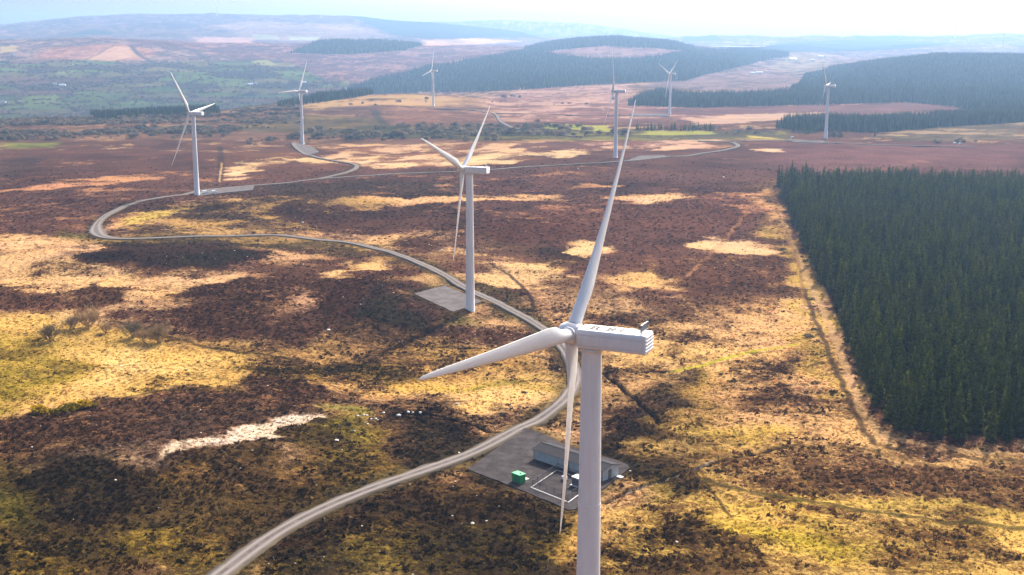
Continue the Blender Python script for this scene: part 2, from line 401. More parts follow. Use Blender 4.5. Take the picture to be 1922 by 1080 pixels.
# whole zones, far to near
paint(BIG(-200, 150), 20, g=lin(170, 140, 125), hh=lin(100, 80, 82), d=.55)
paint([(-900, 20), (700, 20), (1100, 60), (2900, 50), (2900, 78), (-900, 78)], 10, g=lin(150, 118, 100), hh=lin(84, 66, 64), d=.55)
paint([(400, 48), (470, 40), (660, 46), (740, 70), (640, 78), (470, 76)], 6, g=lin(172, 140, 118), hh=lin(120, 94, 84), d=.4)
paint([(300, 44), (350, 40), (370, 52), (320, 56)], 4, hh=lin(84, 66, 74), d=.9)
paint([(470, 64), (520, 66), (525, 75), (480, 74)], 2, g=lin(190, 186, 140), d=.1, straight=True)
paint([(540, 68), (600, 70), (598, 76), (545, 76)], 2, g=lin(180, 180, 132), d=.1, straight=True)
paint([(-300, 62), (560, 78), (760, 100), (1000, 90), (1060, 110), (700, 160), (560, 150), (430, 105), (200, 72)], 14, g=lin(176, 128, 112), hh=lin(104, 74, 76), d=.62)      # purple moor on the hill
paint([(90, 90), (230, 82), (300, 95), (270, 112), (150, 122), (60, 110)], 8, g=lin(190, 140, 110), hh=lin(150, 100, 84), d=.45)
paint([(160, 112), (215, 86), (245, 88), (262, 104), (180, 121)], 2, g=lin(205, 160, 118), hh=lin(170, 120, 90), d=.2, straight=True)
paint([(-300, 118), (120, 112), (300, 118), (520, 112), (600, 150), (640, 200), (400, 235), (-300, 250)], 16, g=lin(120, 112, 82), hh=lin(66, 62, 58), d=.66)   # wooded valley side
# small fields of the valley side: a mosaic of enclosures, each with its own cover, hedges between them
VZ = [(-300, 119), (60, 114), (120, 113), (290, 119), (430, 104), (530, 112), (610, 150), (655, 158), (640, 176), (560, 192), (400, 214), (250, 228), (-300, 236)]
_r = np.random.default_rng(11)
def _seeds():
    out = []
    for y in np.arange(2050, 3650, 92.):
        for x in np.arange(-1700, -200, 138.): out.append((x + _r.uniform(-48, 48) + (y % 184) * .4, y + _r.uniform(-34, 34)))
    return np.array(out)
SEED = _seeds(); SKIND = _r.random(len(SEED))
def cells(x, y):
    """nearest enclosure and the distance to its boundary"""
    xw = x + fbm(x / 80, y / 80, 61, 2) * 50; yw = y + fbm(x / 80, y / 80, 62, 2) * 50
    best = np.full(x.shape, 1e9); second = np.full(x.shape, 1e9); who = np.zeros(x.shape, int)
    for i, (a, c) in enumerate(SEED):
        d = np.hypot((xw - a) / 1.25, yw - c); q = d < best
        second = np.where(q, best, np.minimum(second, d)); who = np.where(q, i, who); best = np.where(q, d, best)
    return who, second - best
kz = np.nonzero((gy > 1900) & (gy < 3700) & (gx < -80) & (gu > -200))[0]
kz = kz[poly_sd(gu[kz], gv[kz] * 3, np.array(VZ, float) * (1, 3)) < 0]
if len(kz):
    who, bd = cells(gx[kz], gy[kz]); kd = SKIND[who]
    pal = np.where((kd < .42)[:, None], lin(98, 116, 64), np.where((kd < .6)[:, None], lin(116, 110, 72), np.where((kd < .8)[:, None], lin(112, 90, 74), lin(70, 68, 54))))
    pal = pal * (1 + (kd[:, None] * 7 % 1 - .5) * .35)
    edge_ = (1 - sstep(2, 9, bd))[:, None]
    gcol[kz] = pal * (1 - edge_) + lin(62, 62, 50) * edge_; hcol[kz] = gcol[kz] * .75; dens[kz] = .15
paint([(105, 140), (112, 128), (145, 118), (158, 125), (130, 138)], 2, g=lin(132, 146, 74), hh=lin(112, 120, 74), d=.1, straight=True)
paint([(15, 192), (60, 180), (105, 177), (118, 190), (110, 197), (30, 199)], 2, g=lin(120, 136, 70), hh=lin(112, 120, 74), d=.1, straight=True)
paint([(470, 115), (500, 112), (520, 122), (495, 128)], 2, g=lin(146, 146, 84), d=.1, straight=True)
paint([(590, 160), (655, 152), (650, 158), (600, 164)], 2, g=lin(118, 138, 72), d=.1, straight=True)
WOODC = lin(58, 78, 58)
for pl in ([(1395, 93), (1480, 80), (1560, 76), (1640, 74), (1740, 79), (1800, 82), (1720, 90), (1600, 97), (1480, 98)], [(1600, 66), (1690, 68), (1760, 71), (1700, 76), (1610, 74)], [(1280, 70), (1345, 66), (1352, 75), (1280, 79)], [(662, 31), (745, 37), (860, 47), (1040, 67), (960, 71), (800, 73), (740, 66), (700, 50)], [(130, 66), (165, 56), (195, 57), (225, 64)]):
    paint(pl, 1.5, g=WOODC, hh=WOODC * .8, d=.6, straight=True)
paint([(0, 88), (32, 86), (30, 96), (0, 100)], 2, g=lin(190, 165, 100), d=.1)
paint([(600, 90), (1060, 70), (1130, 110), (900, 110), (700, 150), (560, 120)], 14, g=lin(165, 128, 118), hh=lin(108, 80, 86), d=.55, a=.7)
paint([(795, 76), (900, 72), (990, 78), (900, 84), (800, 86)], 3, g=lin(225, 180, 150), hh=lin(190, 140, 120), d=.2)
paint([(360, 70), (480, 70), (470, 81), (370, 80)], 3, g=lin(215, 165, 140), hh=lin(170, 120, 105), d=.25)
paint([(1060, 108), (1090, 90), (1180, 82), (1290, 96), (1240, 105), (1110, 110)], 4, g=lin(170, 130, 118), hh=lin(125, 95, 92), d=.5)
paint([(1200, 160), (1330, 138), (1480, 128), (1500, 165), (1400, 172), (1250, 166)], 8, g=lin(178, 142, 130), hh=lin(120, 96, 92), d=.5)
paint([(1440, 128), (1490, 100), (1560, 100), (1560, 130), (1500, 140)], 5, g=lin(160, 140, 110), d=.4)
# the knoll and the belt of scrub left of it
paint([(-900, 236), (300, 225), (560, 190), (760, 178), (900, 186), (960, 225), (1100, 262), (900, 285), (400, 262), (-900, 285)], 8, g=lin(190, 145, 100), hh=lin(112, 82, 68), d=.5)
paint([(380, 245), (560, 215), (700, 220), (720, 240), (560, 250)], 6, g=lin(150, 122, 66), hh=lin(96, 82, 56), d=.4)
paint([(560, 196), (700, 180), (800, 178), (880, 188), (700, 196), (590, 208)], 4, g=lin(222, 180, 116), hh=lin(120, 92, 66), d=.3)
paint([(720, 200), (920, 212), (920, 236), (740, 236)], 4, g=lin(196, 144, 108), hh=lin(130, 92, 76), d=.5)
paint([(640, 190), (760, 188), (860, 194), (860, 198), (660, 198)], 3, g=lin(228, 182, 120), d=.15)
paint([(700, 236), (960, 240), (1090, 246), (1100, 262), (900, 264), (700, 258), (560, 252)], 5, g=lin(140, 128, 66), hh=lin(78, 74, 54), d=.5)
paint([(0, 268), (120, 268), (118, 277), (0, 280)], 2, g=lin(150, 150, 66), hh=lin(120, 120, 60), d=.1)
# pink moor right of the knoll
paint([(900, 186), (980, 166), (1180, 158), (1200, 196), (1480, 210), (1900, 190), (1900, 236), (1460, 226), (1300, 226), (950, 232)], 8, g=lin(226, 178, 146), hh=lin(140, 98, 88), d=.48)
paint([(1190, 205), (1800, 192), (1880, 210), (1560, 214), (1240, 216)], 5, hh=lin(118, 82, 78), g=lin(170, 120, 100), d=.8)
paint([(1290, 222), (1400, 214), (1560, 210), (1520, 218), (1440, 228), (1300, 236)], 4, g=lin(236, 192, 152), d=.15)
paint([(1640, 256), (1750, 238), (1922, 226), (1922, 262), (1700, 266)], 4, g=lin(200, 168, 120), hh=lin(104, 88, 66), d=.45)
paint([(990, 240), (1240, 246), (1500, 246), (1490, 262), (1300, 264), (1060, 264)], 5, g=lin(150, 140, 72), hh=lin(92, 84, 62), d=.45)
paint([(1000, 233), (1130, 236), (1148, 248), (1020, 242)], 2.5, g=LIME, hh=lin(120, 130, 60), d=.02)
paint([(1110, 240), (1150, 240), (1160, 248), (1110, 248)], 2.5, g=LIME, d=.05)
paint([(1220, 246), (1330, 246), (1338, 252), (1260, 256), (1200, 252)], 2.5, g=LIME, d=.05)
paint([(1410, 254), (1455, 256), (1450, 261), (1400, 260)], 2, g=lin(222, 196, 90), d=.05)
# brown middle moor
paint([(-900, 285), (400, 285), (900, 280), (1922, 268), (2900, 270), (2900, 420), (1500, 480), (1480, 560), (1200, 560), (880, 430), (640, 360), (330, 372), (160, 440), (-900, 430)], 16, g=lin(190, 136, 92), hh=lin(98, 66, 56), d=.75)
paint([(1440, 268), (1922, 272), (1922, 320), (1440, 320)], 8, g=lin(190, 140, 110), hh=lin(112, 76, 72), d=.78)
paint([(650, 272), (900, 268), (1020, 270), (1010, 300), (900, 312), (700, 318), (600, 300)], 7, g=lin(240, 196, 140), hh=lin(128, 86, 66), d=.34)
paint([(400, 298), (540, 282), (640, 300), (660, 312), (560, 330), (420, 340)], 6, g=lin(244, 202, 142), hh=lin(116, 76, 58), d=.38)
paint([(420, 290), (520, 280), (530, 292), (430, 300)], 3, hh=lin(110, 76, 58), d=.85)
paint([(500, 315), (570, 305), (590, 318), (520, 330), (430, 334)], 4, hh=lin(98, 66, 54), d=.85)
paint([(1000, 268), (1340, 262), (1350, 276), (1290, 282), (1080, 286)], 5, g=lin(238, 190, 146), hh=lin(120, 82, 72), d=.45)
paint([(900, 290), (1100, 282), (1120, 290), (980, 302), (880, 308)], 3, g=lin(248, 212, 150), d=.15)
paint([(960, 272), (1060, 264), (1120, 276), (1000, 282)], 3, hh=lin(104, 74, 64), d=.85)
paint([(1425, 279), (1475, 279), (1470, 287), (1435, 287)], 2, g=PALE * 1.1, d=0)
paint([(0, 300), (90, 290), (60, 330), (0, 340)], 8, hh=lin(84, 62, 54), d=.9)
paint([(60, 345), (330, 318), (340, 330), (150, 352), (0, 362)], 5, g=lin(206, 150, 104), d=.3)
paint([(660, 376), (830, 366), (1050, 366), (1060, 374), (900, 378), (700, 392)], 4, g=lin(232, 184, 122), d=.18)
paint([(1160, 372), (1200, 364), (1330, 366), (1345, 376), (1260, 384), (1180, 382)], 3, g=lin(238, 192, 134), hh=lin(170, 120, 84), d=.05)
paint([(1090, 345), (1175, 346), (1172, 351), (1100, 351)], 2, g=lin(226, 170, 116), d=.15)
paint([(1000, 385), (1200, 380), (1440, 352), (1450, 420), (1200, 440), (1040, 420)], 10, hh=lin(104, 68, 56), d=.78)
paint([(880, 410), (1060, 400), (1080, 450), (900, 446)], 8, hh=lin(98, 62, 50), d=.85)
paint([(1340, 360), (1440, 358), (1450, 400), (1360, 400)], 8, g=lin(196, 140, 100), d=.4)
paint([(1310, 452), (1400, 450), (1450, 470), (1400, 478), (1330, 468)], 3, g=lin(240, 200, 142), d=.05)
paint([(1320, 490), (1440, 488), (1445, 498), (1330, 500)], 3, g=lin(232, 188, 128), d=.1)
paint([(1130, 505), (1250, 498), (1310, 525), (1280, 548), (1180, 550), (1120, 530)], 6, g=lin(236, 190, 124), hh=lin(130, 92, 64), d=.25)
paint([(1060, 458), (1110, 452), (1130, 475), (1080, 488), (1050, 480)], 4, g=lin(244, 204, 140), d=.08)
paint([(905, 500), (960, 490), (1050, 490), (1060, 520), (980, 540), (930, 545)], 5, g=lin(238, 196, 126), hh=lin(110, 80, 56), d=.2)
paint([(1000, 465), (1060, 470), (1070, 490), (1010, 485)], 3, hh=lin(70, 52, 40), d=.92)
paint([(1010, 540), (1090, 530), (1200, 570), (1300, 600), (1300, 640), (1150, 600), (1040, 570)], 8, g=lin(200, 160, 110), hh=lin(128, 98, 74), d=.5)
paint([(1240, 490), (1450, 480), (1490, 540), (1380, 560), (1260, 545)], 8, hh=lin(96, 64, 50), d=.85)
paint([(1270, 560), (1480, 540), (1500, 600), (1350, 640), (1230, 620)], 10, g=lin(206, 156, 104), hh=lin(104, 74, 56), d=.62)
paint([(890, 440), (1000, 455), (1010, 480), (905, 475)], 5, g=lin(170, 130, 96), hh=lin(106, 76, 60), d=.6)
# loop of the road and the left middle ground
paint([(200, 420), (300, 385), (420, 372), (620, 360), (720, 380), (640, 430), (480, 436), (260, 444)], 8, g=lin(202, 160, 92), hh=lin(92, 68, 50), d=.5)
paint([(220, 415), (340, 392), (370, 388), (350, 400), (240, 428)], 4, g=lin(214, 184, 86), d=.12)
paint([(480, 350), (690, 338), (860, 345), (850, 372), (640, 372), (520, 368)], 5, hh=lin(76, 56, 44), d=.82)
paint([(520, 384), (760, 384), (880, 395), (870, 430), (600, 430), (520, 405)], 6, hh=lin(90, 60, 48), d=.85)
paint([(120, 430), (175, 440), (160, 462), (110, 460)], 5, g=lin(120, 110, 50), hh=lin(78, 72, 40), d=.5)
paint([(180, 440), (480, 438), (700, 462), (800, 500), (760, 510), (600, 475), (300, 460), (150, 470)], 6, g=lin(160, 128, 70), hh=lin(84, 68, 44), d=.55)
paint([(-900, 440), (140, 445), (260, 480), (240, 540), (130, 550), (-900, 560)], 10, g=lin(232, 186, 128), hh=lin(118, 80, 60), d=.34)
paint([(-900, 545), (120, 543), (110, 560), (20, 575), (-900, 572)], 4, hh=lin(88, 60, 46), d=.9)
paint([(160, 480), (240, 458), (400, 452), (470, 476), (450, 505), (310, 516), (230, 508)], 5, hh=DARK, d=.97)
paint([(330, 480), (420, 468), (450, 490), (380, 514), (330, 508)], 5, hh=lin(46, 34, 32), d=1.)
paint([(230, 520), (330, 515), (450, 508), (440, 530), (330, 552), (260, 575), (200, 620), (130, 600), (150, 560)], 8, g=lin(236, 190, 126), hh=lin(130, 90, 64), d=.2)
paint([(155, 568), (170, 545), (215, 530), (250, 552), (256, 570), (200, 582)], 3, hh=lin(82, 56, 42), d=.97)
paint([(330, 565), (450, 520), (560, 480), (690, 470), (760, 505), (740, 545), (650, 600), (520, 640), (400, 618), (280, 600)], 10, g=lin(196, 144, 96), hh=lin(86, 58, 46), d=.76)
paint([(520, 545), (580, 540), (585, 600), (530, 600)], 8, g=lin(226, 176, 128), d=.35)
paint([(590, 540), (700, 500), (730, 520), (690, 600), (620, 620), (580, 590)], 8, hh=lin(78, 50, 40), d=.9)
paint([(640, 490), (700, 480), (700, 500), (650, 525)], 4, g=lin(236, 196, 126), d=.15)
paint([(690, 560), (770, 530), (860, 596), (840, 628), (760, 645), (690, 635)], 6, hh=lin(52, 40, 34), g=lin(140, 104, 70), d=.9)
paint([(880, 530), (900, 520), (1010, 590), (960, 580)], 4, g=lin(120, 110, 56), hh=lin(66, 60, 38), d=.7)
paint([(890, 580), (935, 592), (880, 600)], 2, g=lin(130, 120, 50), hh=lin(90, 86, 44), d=.3)
# pasture on the left
paint([(-900, 575), (120, 590), (330, 640), (460, 665), (560, 690), (440, 725), (240, 745), (70, 778), (-900, 800)], 8, g=lin(226, 182, 96), hh=lin(150, 116, 56), d=.12)
paint([(-900, 620), (120, 640), (130, 690), (-900, 700)], 12, g=lin(186, 156, 62), hh=lin(130, 106, 46), d=.3)
paint([(-900, 690), (110, 690), (120, 730), (40, 770), (-900, 780)], 12, g=lin(170, 146, 50), hh=lin(122, 104, 40), d=.35)
paint([(160, 660), (330, 655), (330, 700), (170, 715)], 6, g=lin(236, 194, 116), d=.05)
paint([(340, 640), (620, 640), (880, 650), (1040, 660), (1050, 710), (800, 720), (600, 720), (470, 700)], 10, g=lin(212, 164, 92), hh=lin(96, 70, 48), d=.42)
paint([(600, 610), (720, 600), (790, 650), (720, 680), (620, 670)], 8, g=lin(210, 160, 96), hh=lin(92, 68, 50), d=.5)
paint([(460, 690), (680, 690), (760, 706), (640, 720), (480, 715)], 5, g=lin(190, 150, 64), hh=lin(70, 56, 36), d=.6)
paint([(640, 715), (1040, 712), (1050, 742), (900, 752), (760, 752), (640, 748)], 6, g=lin(214, 172, 84), hh=lin(112, 86, 48), d=.25)
paint([(800, 742), (900, 725), (1000, 722), (960, 735), (860, 748)], 3, g=lin(150, 140, 50), hh=lin(100, 96, 40), d=.2)
paint([(840, 760), (960, 742), (1030, 742), (1020, 770), (930, 790), (850, 775)], 4, g=lin(236, 190, 112), d=.22)
# lower left heath
paint([(-900, 790), (60, 780), (300, 748), (480, 722), (640, 745), (720, 780), (600, 840), (300, 860), (-900, 870)], 10, g=lin(200, 150, 96), hh=lin(92, 66, 52), d=.72)
paint([(-900, 850), (120, 850), (300, 880), (560, 800), (740, 800), (930, 850), (860, 890), (700, 925), (560, 990), (400, 1100), (-900, 1200)], 14, g=lin(150, 118, 58), hh=lin(88, 70, 44), d=.56)
paint([(60, 880), (150, 860), (300, 890), (290, 960), (120, 990), (60, 950)], 12, hh=lin(56, 43, 34), g=lin(112, 90, 48), d=.8)
paint([(-100, 870), (60, 870), (50, 970), (-100, 980)], 10, g=lin(116, 104, 44), hh=lin(66, 62, 34), d=.4)
paint([(-900, 1000), (100, 1000), (330, 1010), (400, 1030), (380, 1100), (-900, 1100)], 14, g=lin(168, 138, 56), hh=lin(66, 54, 36), d=.5)
paint([(320, 880), (480, 850), (560, 880), (500, 920), (340, 925)], 10, g=lin(170, 130, 72), hh=lin(84, 64, 44), d=.5)
paint([(555, 810), (660, 790), (660, 830), (560, 850)], 6, g=lin(160, 140, 56), hh=lin(86, 72, 42), d=.45)
paint([(240, 800), (520, 768), (560, 790), (420, 790), (250, 820)], 6, hh=lin(84, 66, 58), g=lin(150, 116, 84), d=.7)
paint([(600, 772), (625, 770), (660, 780), (655, 790), (610, 785)], 3, g=MOSS, hh=lin(60, 80, 20), d=.05)
paint([(300, 848), (330, 832), (390, 812), (450, 800), (530, 797), (552, 804), (510, 820), (440, 828), (370, 841), (320, 856)], 2, g=lin(238, 216, 186), hh=lin(176, 142, 118), d=.1, exact=13)
paint([(262, 858), (320, 852), (330, 870), (290, 880)], 5, g=lin(200, 170, 146), hh=lin(120, 96, 84), d=.4)
paint([(170, 840), (260, 850), (220, 878), (120, 870)], 8, g=lin(170, 140, 116), hh=lin(100, 80, 70), d=.5)
paint([(390, 830), (470, 826), (420, 842)], 4, g=lin(214, 176, 138), d=.3)
paint([(700, 770), (800, 765), (940, 805), (930, 830), (850, 850), (790, 856), (720, 815)], 6, g=lin(150, 112, 74), hh=lin(70, 54, 44), d=.75)
paint([(770, 800), (900, 818), (880, 840), (820, 850), (780, 825)], 4, hh=lin(42, 34, 32), d=.95)
# between track and yard, lower middle
paint([(880, 885), (1000, 930), (1070, 960), (1090, 960), (1090, 1120), (430, 1120), (560, 1010), (700, 935), (800, 905)], 8, g=lin(126, 98, 50), hh=lin(62, 48, 34), d=.72)
paint([(520, 1040), (700, 1000), (1000, 1010), (1080, 1100), (480, 1100)], 14, g=lin(124, 104, 44), hh=lin(56, 46, 30), d=.66)
paint([(1030, 1002), (1060, 1000), (1070, 1018), (1035, 1020)], 3, g=lin(226, 180, 96), d=.1)
paint([(1020, 975), (1085, 965), (1085, 985)], 3, g=lin(220, 176, 96), d=.15)
# right of the big tower
paint([(1130, 640), (1300, 590), (1500, 560), (1560, 640), (1640, 830), (1480, 860), (1290, 790), (1140, 730)], 10, g=lin(232, 184, 120), hh=lin(120, 86, 62), d=.42)
paint([(1400, 690), (1530, 660), (1570, 720), (1500, 770), (1410, 740)], 10, hh=lin(104, 74, 54), d=.66)
paint([(1180, 600), (1240, 610), (1270, 680), (1220, 690)], 8, hh=lin(92, 64, 48), d=.75)
paint([(1225, 720), (1275, 700), (1290, 740), (1280, 790), (1230, 800), (1200, 770)], 5, g=lin(120, 96, 56), hh=lin(72, 58, 44), d=.7)
paint([(1282, 690), (1310, 700), (1350, 810), (1320, 815), (1295, 760)], 3, g=lin(160, 130, 50), hh=lin(104, 84, 44), d=.4)
paint([(1130, 785), (1250, 790), (1270, 820), (1270, 850), (1345, 905), (1300, 915), (1130, 870)], 6, g=lin(110, 88, 48), hh=lin(58, 44, 36), d=.85)
paint([(1250, 800), (1470, 835), (1440, 850), (1330, 880), (1270, 850)], 6, g=lin(206, 172, 80), hh=lin(122, 96, 50), d=.22)
paint([(1180, 870), (1260, 880), (1240, 920), (1140, 950)], 6, g=lin(150, 130, 52), hh=lin(86, 72, 40), d=.5)
paint([(1120, 960), (1260, 900), (1480, 860), (1922, 890), (2900, 900), (2900, 1200), (1120, 1200)], 12, g=lin(226, 184, 98), hh=lin(118, 86, 52), d=.36)
paint([(1460, 850), (1640, 838), (1922, 880), (2200, 900), (2200, 960), (1700, 950), (1480, 900)], 10, g=lin(220, 174, 108), hh=lin(104, 74, 50), d=.62)
paint([(1330, 960), (1480, 990), (1620, 1045), (1560, 1065), (1420, 1010)], 8, g=lin(204, 180, 50), hh=lin(160, 132, 40), d=.06)
paint([(1290, 905), (1560, 930), (1922, 970), (1922, 985), (1560, 950), (1330, 925)], 5, g=lin(210, 180, 80), d=.12)
paint([(1180, 960), (1290, 950), (1350, 1000), (1400, 1100), (1180, 1100)], 14, g=lin(190, 154, 78), hh=lin(84, 62, 40), d=.6)
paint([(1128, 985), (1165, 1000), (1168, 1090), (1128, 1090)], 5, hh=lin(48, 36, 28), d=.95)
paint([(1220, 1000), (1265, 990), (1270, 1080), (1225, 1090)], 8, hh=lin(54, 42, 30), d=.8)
paint([(1650, 960), (1880, 990), (1870, 1050), (1700, 1050)], 12, hh=lin(110, 80, 48), d=.58)
paint([(1870, 985), (1990, 990), (1990, 1060), (1890, 1040)], 5, g=lin(230, 186, 104), d=.08)
# ride along the plantation
paint([(1436, 345), (1455, 345), (1475, 410), (1520, 500), (1560, 600), (1600, 690), (1640, 790), (1680, 815), (1800, 838), (1990, 845), (1990, 862), (1700, 850), (1610, 815), (1560, 720), (1500, 560), (1455, 440)], 5, g=lin(224, 178, 110), hh=lin(116, 90, 58), d=.25)
paint([(1455, 430), (1480, 430), (1560, 640), (1590, 740), (1560, 740), (1500, 560)], 5, g=lin(196, 164, 70), hh=lin(90, 76, 40), d=.35)
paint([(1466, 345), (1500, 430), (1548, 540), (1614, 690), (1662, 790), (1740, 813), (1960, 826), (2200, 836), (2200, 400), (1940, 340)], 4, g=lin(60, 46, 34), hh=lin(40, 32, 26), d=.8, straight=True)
# drains, peat edges and paths
LINES_PX = [
 ([(1132, 700), (1160, 722), (1200, 758), (1240, 795)], .85, PEAT, 1.), ([(1135, 701), (1190, 699), (1260, 697)], .8, PEAT, .95), ([(1262, 697), (1330, 683), (1420, 660), (1500, 646)], 1., lin(190, 180, 50), .9),
 ([(1400, 665), (1480, 660), (1500, 661)], .5, PEAT, .9), ([(1132, 940), (1200, 918), (1260, 895), (1340, 870), (1440, 845), (1475, 838)], .8, PEAT, .95), ([(1140, 936), (1230, 905), (1340, 866)], .25, lin(226, 205, 180), .6),
 ([(1325, 908), (1350, 940), (1376, 973)], .5, lin(84, 66, 40), .9), ([(1330, 905), (1420, 925), (1560, 950), (1700, 970), (1922, 990)], 1.3, lin(84, 76, 40), .8),
 ([(920, 495), (960, 520), (985, 545), (1003, 580)], 1.0, lin(60, 46, 40), .9), ([(765, 648), (860, 655), (920, 655), (1050, 680)], .7, PEAT, .9), ([(610, 690), (690, 668), (760, 648)], .7, lin(84, 60, 40), .8),
 ([(710, 790), (740, 775), (800, 778), (860, 788), (905, 800), (938, 815)], .9, PEAT, .95), ([(740, 775), (810, 757), (880, 750)], .6, lin(70, 50, 36), .9), ([(60, 778), (130, 768), (230, 745), (330, 732), (480, 722)], .9, lin(60, 46, 32), .8),
 ([(200, 600), (280, 622), (400, 655), (500, 665), (560, 680)], 1., lin(70, 56, 34), .85), ([(260, 700), (330, 680)], .6, lin(110, 80, 46), .7), ([(1640, 832), (1600, 765), (1562, 680), (1530, 600), (1508, 540)], 1., lin(70, 54, 40), .85), ([(1462, 400), (1492, 470), (1525, 545), (1552, 600), (1588, 690), (1618, 770), (1645, 808), (1700, 832), (1800, 846), (1960, 858)], 1.4, lin(204, 164, 116), .75), ([(1650, 836), (1740, 852), (1930, 872)], 1.2, lin(80, 60, 44), .7), ([(1470, 838), (1560, 836), (1700, 862)], .9, lin(120, 92, 50), .7),
 ([(262, 414), (300, 420), (340, 434), (400, 435)], 1., PEAT, .8), ([(930, 325), (1020, 333)], 1.6, lin(70, 50, 46), .9), ([(1000, 308), (1060, 316), (1150, 330), (1300, 330)], 2., lin(84, 60, 54), .6), ([(25, 452), (90, 450)], 1.4, PEAT, .9),
 ([(413, 275), (415, 300), (412, 340)], 3., lin(70, 54, 46), .8), ([(416, 306), (414, 325), (412, 343)], .7, lin(226, 186, 126), .75), ([(1446, 350), (1460, 400), (1478, 440), (1500, 500), (1510, 570)], .8, lin(150, 110, 70), .7),
 ([(245, 86), (262, 104), (292, 120)], 9, lin(70, 66, 62), .9), ([(330, 85), (370, 100), (400, 122)], 9, lin(76, 70, 64), .8), ([(270, 120), (400, 116)], 8, lin(70, 66, 62), .8), ([(160, 114), (215, 85)], 5, lin(90, 74, 66), .7), ([(500, 64), (600, 78)], 6, lin(110, 84, 84), .5), ([(560, 44), (650, 66)], 6, lin(120, 100, 100), .4), ([(480, 45), (560, 72)], 6, lin(120, 100, 100), .4),
 ([(560, 222), (720, 214), (860, 232)], 3, lin(80, 72, 58), .6), ([(700, 206), (716, 228), (726, 236)], 6, lin(70, 66, 56), .8), ([(640, 190), (760, 186)], 3, lin(96, 78, 58), .7),
 ([(1480, 640), (1300, 655), (1180, 640)], .7, lin(150, 112, 76), .5), ([(1280, 560), (1330, 600), (1400, 640)], .9, lin(190, 146, 100), .5), ([(1290, 520), (1360, 450), (1420, 380)], 1.2, lin(190, 140, 100), .4), ([(1000, 385), (1100, 420), (1250, 470)], 1.2, lin(150, 104, 80), .3)]
trench = np.zeros(len(gx)); DRAINS = []
for px, wd, c, a in LINES_PX:
    P = ground_at([p[0] for p in px], [p[1] for p in px])[:, :2]; P = smooth_line(resample(P, 4. if P[:, 1].mean() < 1200 else 30.), 3)
    P += np.stack([fbm(P[:, 0] / 6, P[:, 1] / 6, 5, 2), fbm(P[:, 0] / 6, P[:, 1] / 6, 6, 2)], -1) * 1.6
    W_ = max(wd, P[:, 1].mean() / F_PX * 1.1)
    if P[:, 1].mean() < 700 and a > .65: DRAINS.append((P, W_))
    dd = line_dist(gx, gy, P, W_ * 2 + 2); k = np.nonzero(dd < W_ * 1.6)[0]
    wt = (1 - sstep(W_ * .45, W_ * 1.25, dd[k])) * a
    gcol[k] += (c - gcol[k]) * wt[:, None]; hcol[k] += (c - hcol[k]) * wt[:, None]
    if c is PEAT: trench[k] = np.maximum(trench[k], wt)
# ---------- natural irregularity (world space)
dens += .16 * sstep(700, 1000, gy) * (1 - sstep(1500, 2000, gy)); gcol *= (1 - .34 * sstep(750, 1300, gy) * (1 - sstep(2800, 3600, gy)))[:, None]
mid_ = sstep(480, 700, gy) * (1 - sstep(1700, 2300, gy))
dens += mid_ * (fbm(gx / 38, gy / 30, 171, 4, .65) * .9 + fbm(gx / 130, gy / 80, 175, 3) * .5)
gcol *= np.array([1.06, 1.04, 1.1]); hcol = np.maximum(hcol * np.array([.96, .94, .86]), np.array([.02, .0135, .0075]))
dens = .5 + (dens - .5) * .9
dens += fbm(gx / 70, gy / 70, 71, 3) * .45 + fbm(gx / 21, gy / 21, 75, 4, .6) * .62 + fbm(gx / 6, gy / 6, 78, 3) * .3
gcol *= (1 + fbm(gx / 34, gy / 34, 81, 4) * .55)[:, None]
far_ = sstep(3300, 4800, gy)[:, None]
gcol *= 1 + far_ * (fbm(gx / 260, gy / 420, 181, 4, .6) * 1.1)[:, None]; hcol *= 1 + far_ * (fbm(gx / 200, gy / 380, 185, 4, .6) * 1.2)[:, None]
gcol[:, 1] *= 1 + fbm(gx / 50, gy / 50, 91, 3) * .12; gcol[:, 2] *= 1 + fbm(gx / 27, gy / 27, 95, 3) * .4
hcol *= (1 + fbm(gx / 24, gy / 24, 85, 4) * 1.0 + fbm(gx / 90, gy / 60, 88, 3) * .7)[:, None]
dens = .5 + (dens - .5) * (1.12 + .4 * sstep(350, 650, gy))
# ---------- verge and levelling along tracks
rd = np.full(len(gx), 1e9); rw = np.zeros(len(gx))
for _, P, wd in ROADS:
    dd = line_dist(gx, gy, P, 14); near_ = dd - wd / 2
    rd = np.minimum(rd, near_)
padm = np.full(len(gx), 1e9)
for k_, P in PADS.items():
    c_ = P.mean(0); r_ = np.abs(P - c_).max() + 8
    kk = np.nonzero((np.abs(gx - c_[0]) < r_) & (np.abs(gy - c_[1]) < r_))[0]
    if len(kk): padm[kk] = np.minimum(padm[kk], poly_sd(gx[kk], gy[kk], P))
edge = np.minimum(rd, padm)
vg = (1 - sstep(.2, 4.5, edge + fbm(gx / 4, gy / 4, 33, 3) * 5)) * .75 * (1 - sstep(900, 1500, gy))
vc = lin(96, 86, 52) * (1 + fbm(gx / 9, gy / 9, 34, 3) * .9)[:, None]
gcol += (vc - gcol) * vg[:, None]; hcol += (lin(66, 56, 40) - hcol) * vg[:, None]
calm = sstep(.3, 3.0, edge)
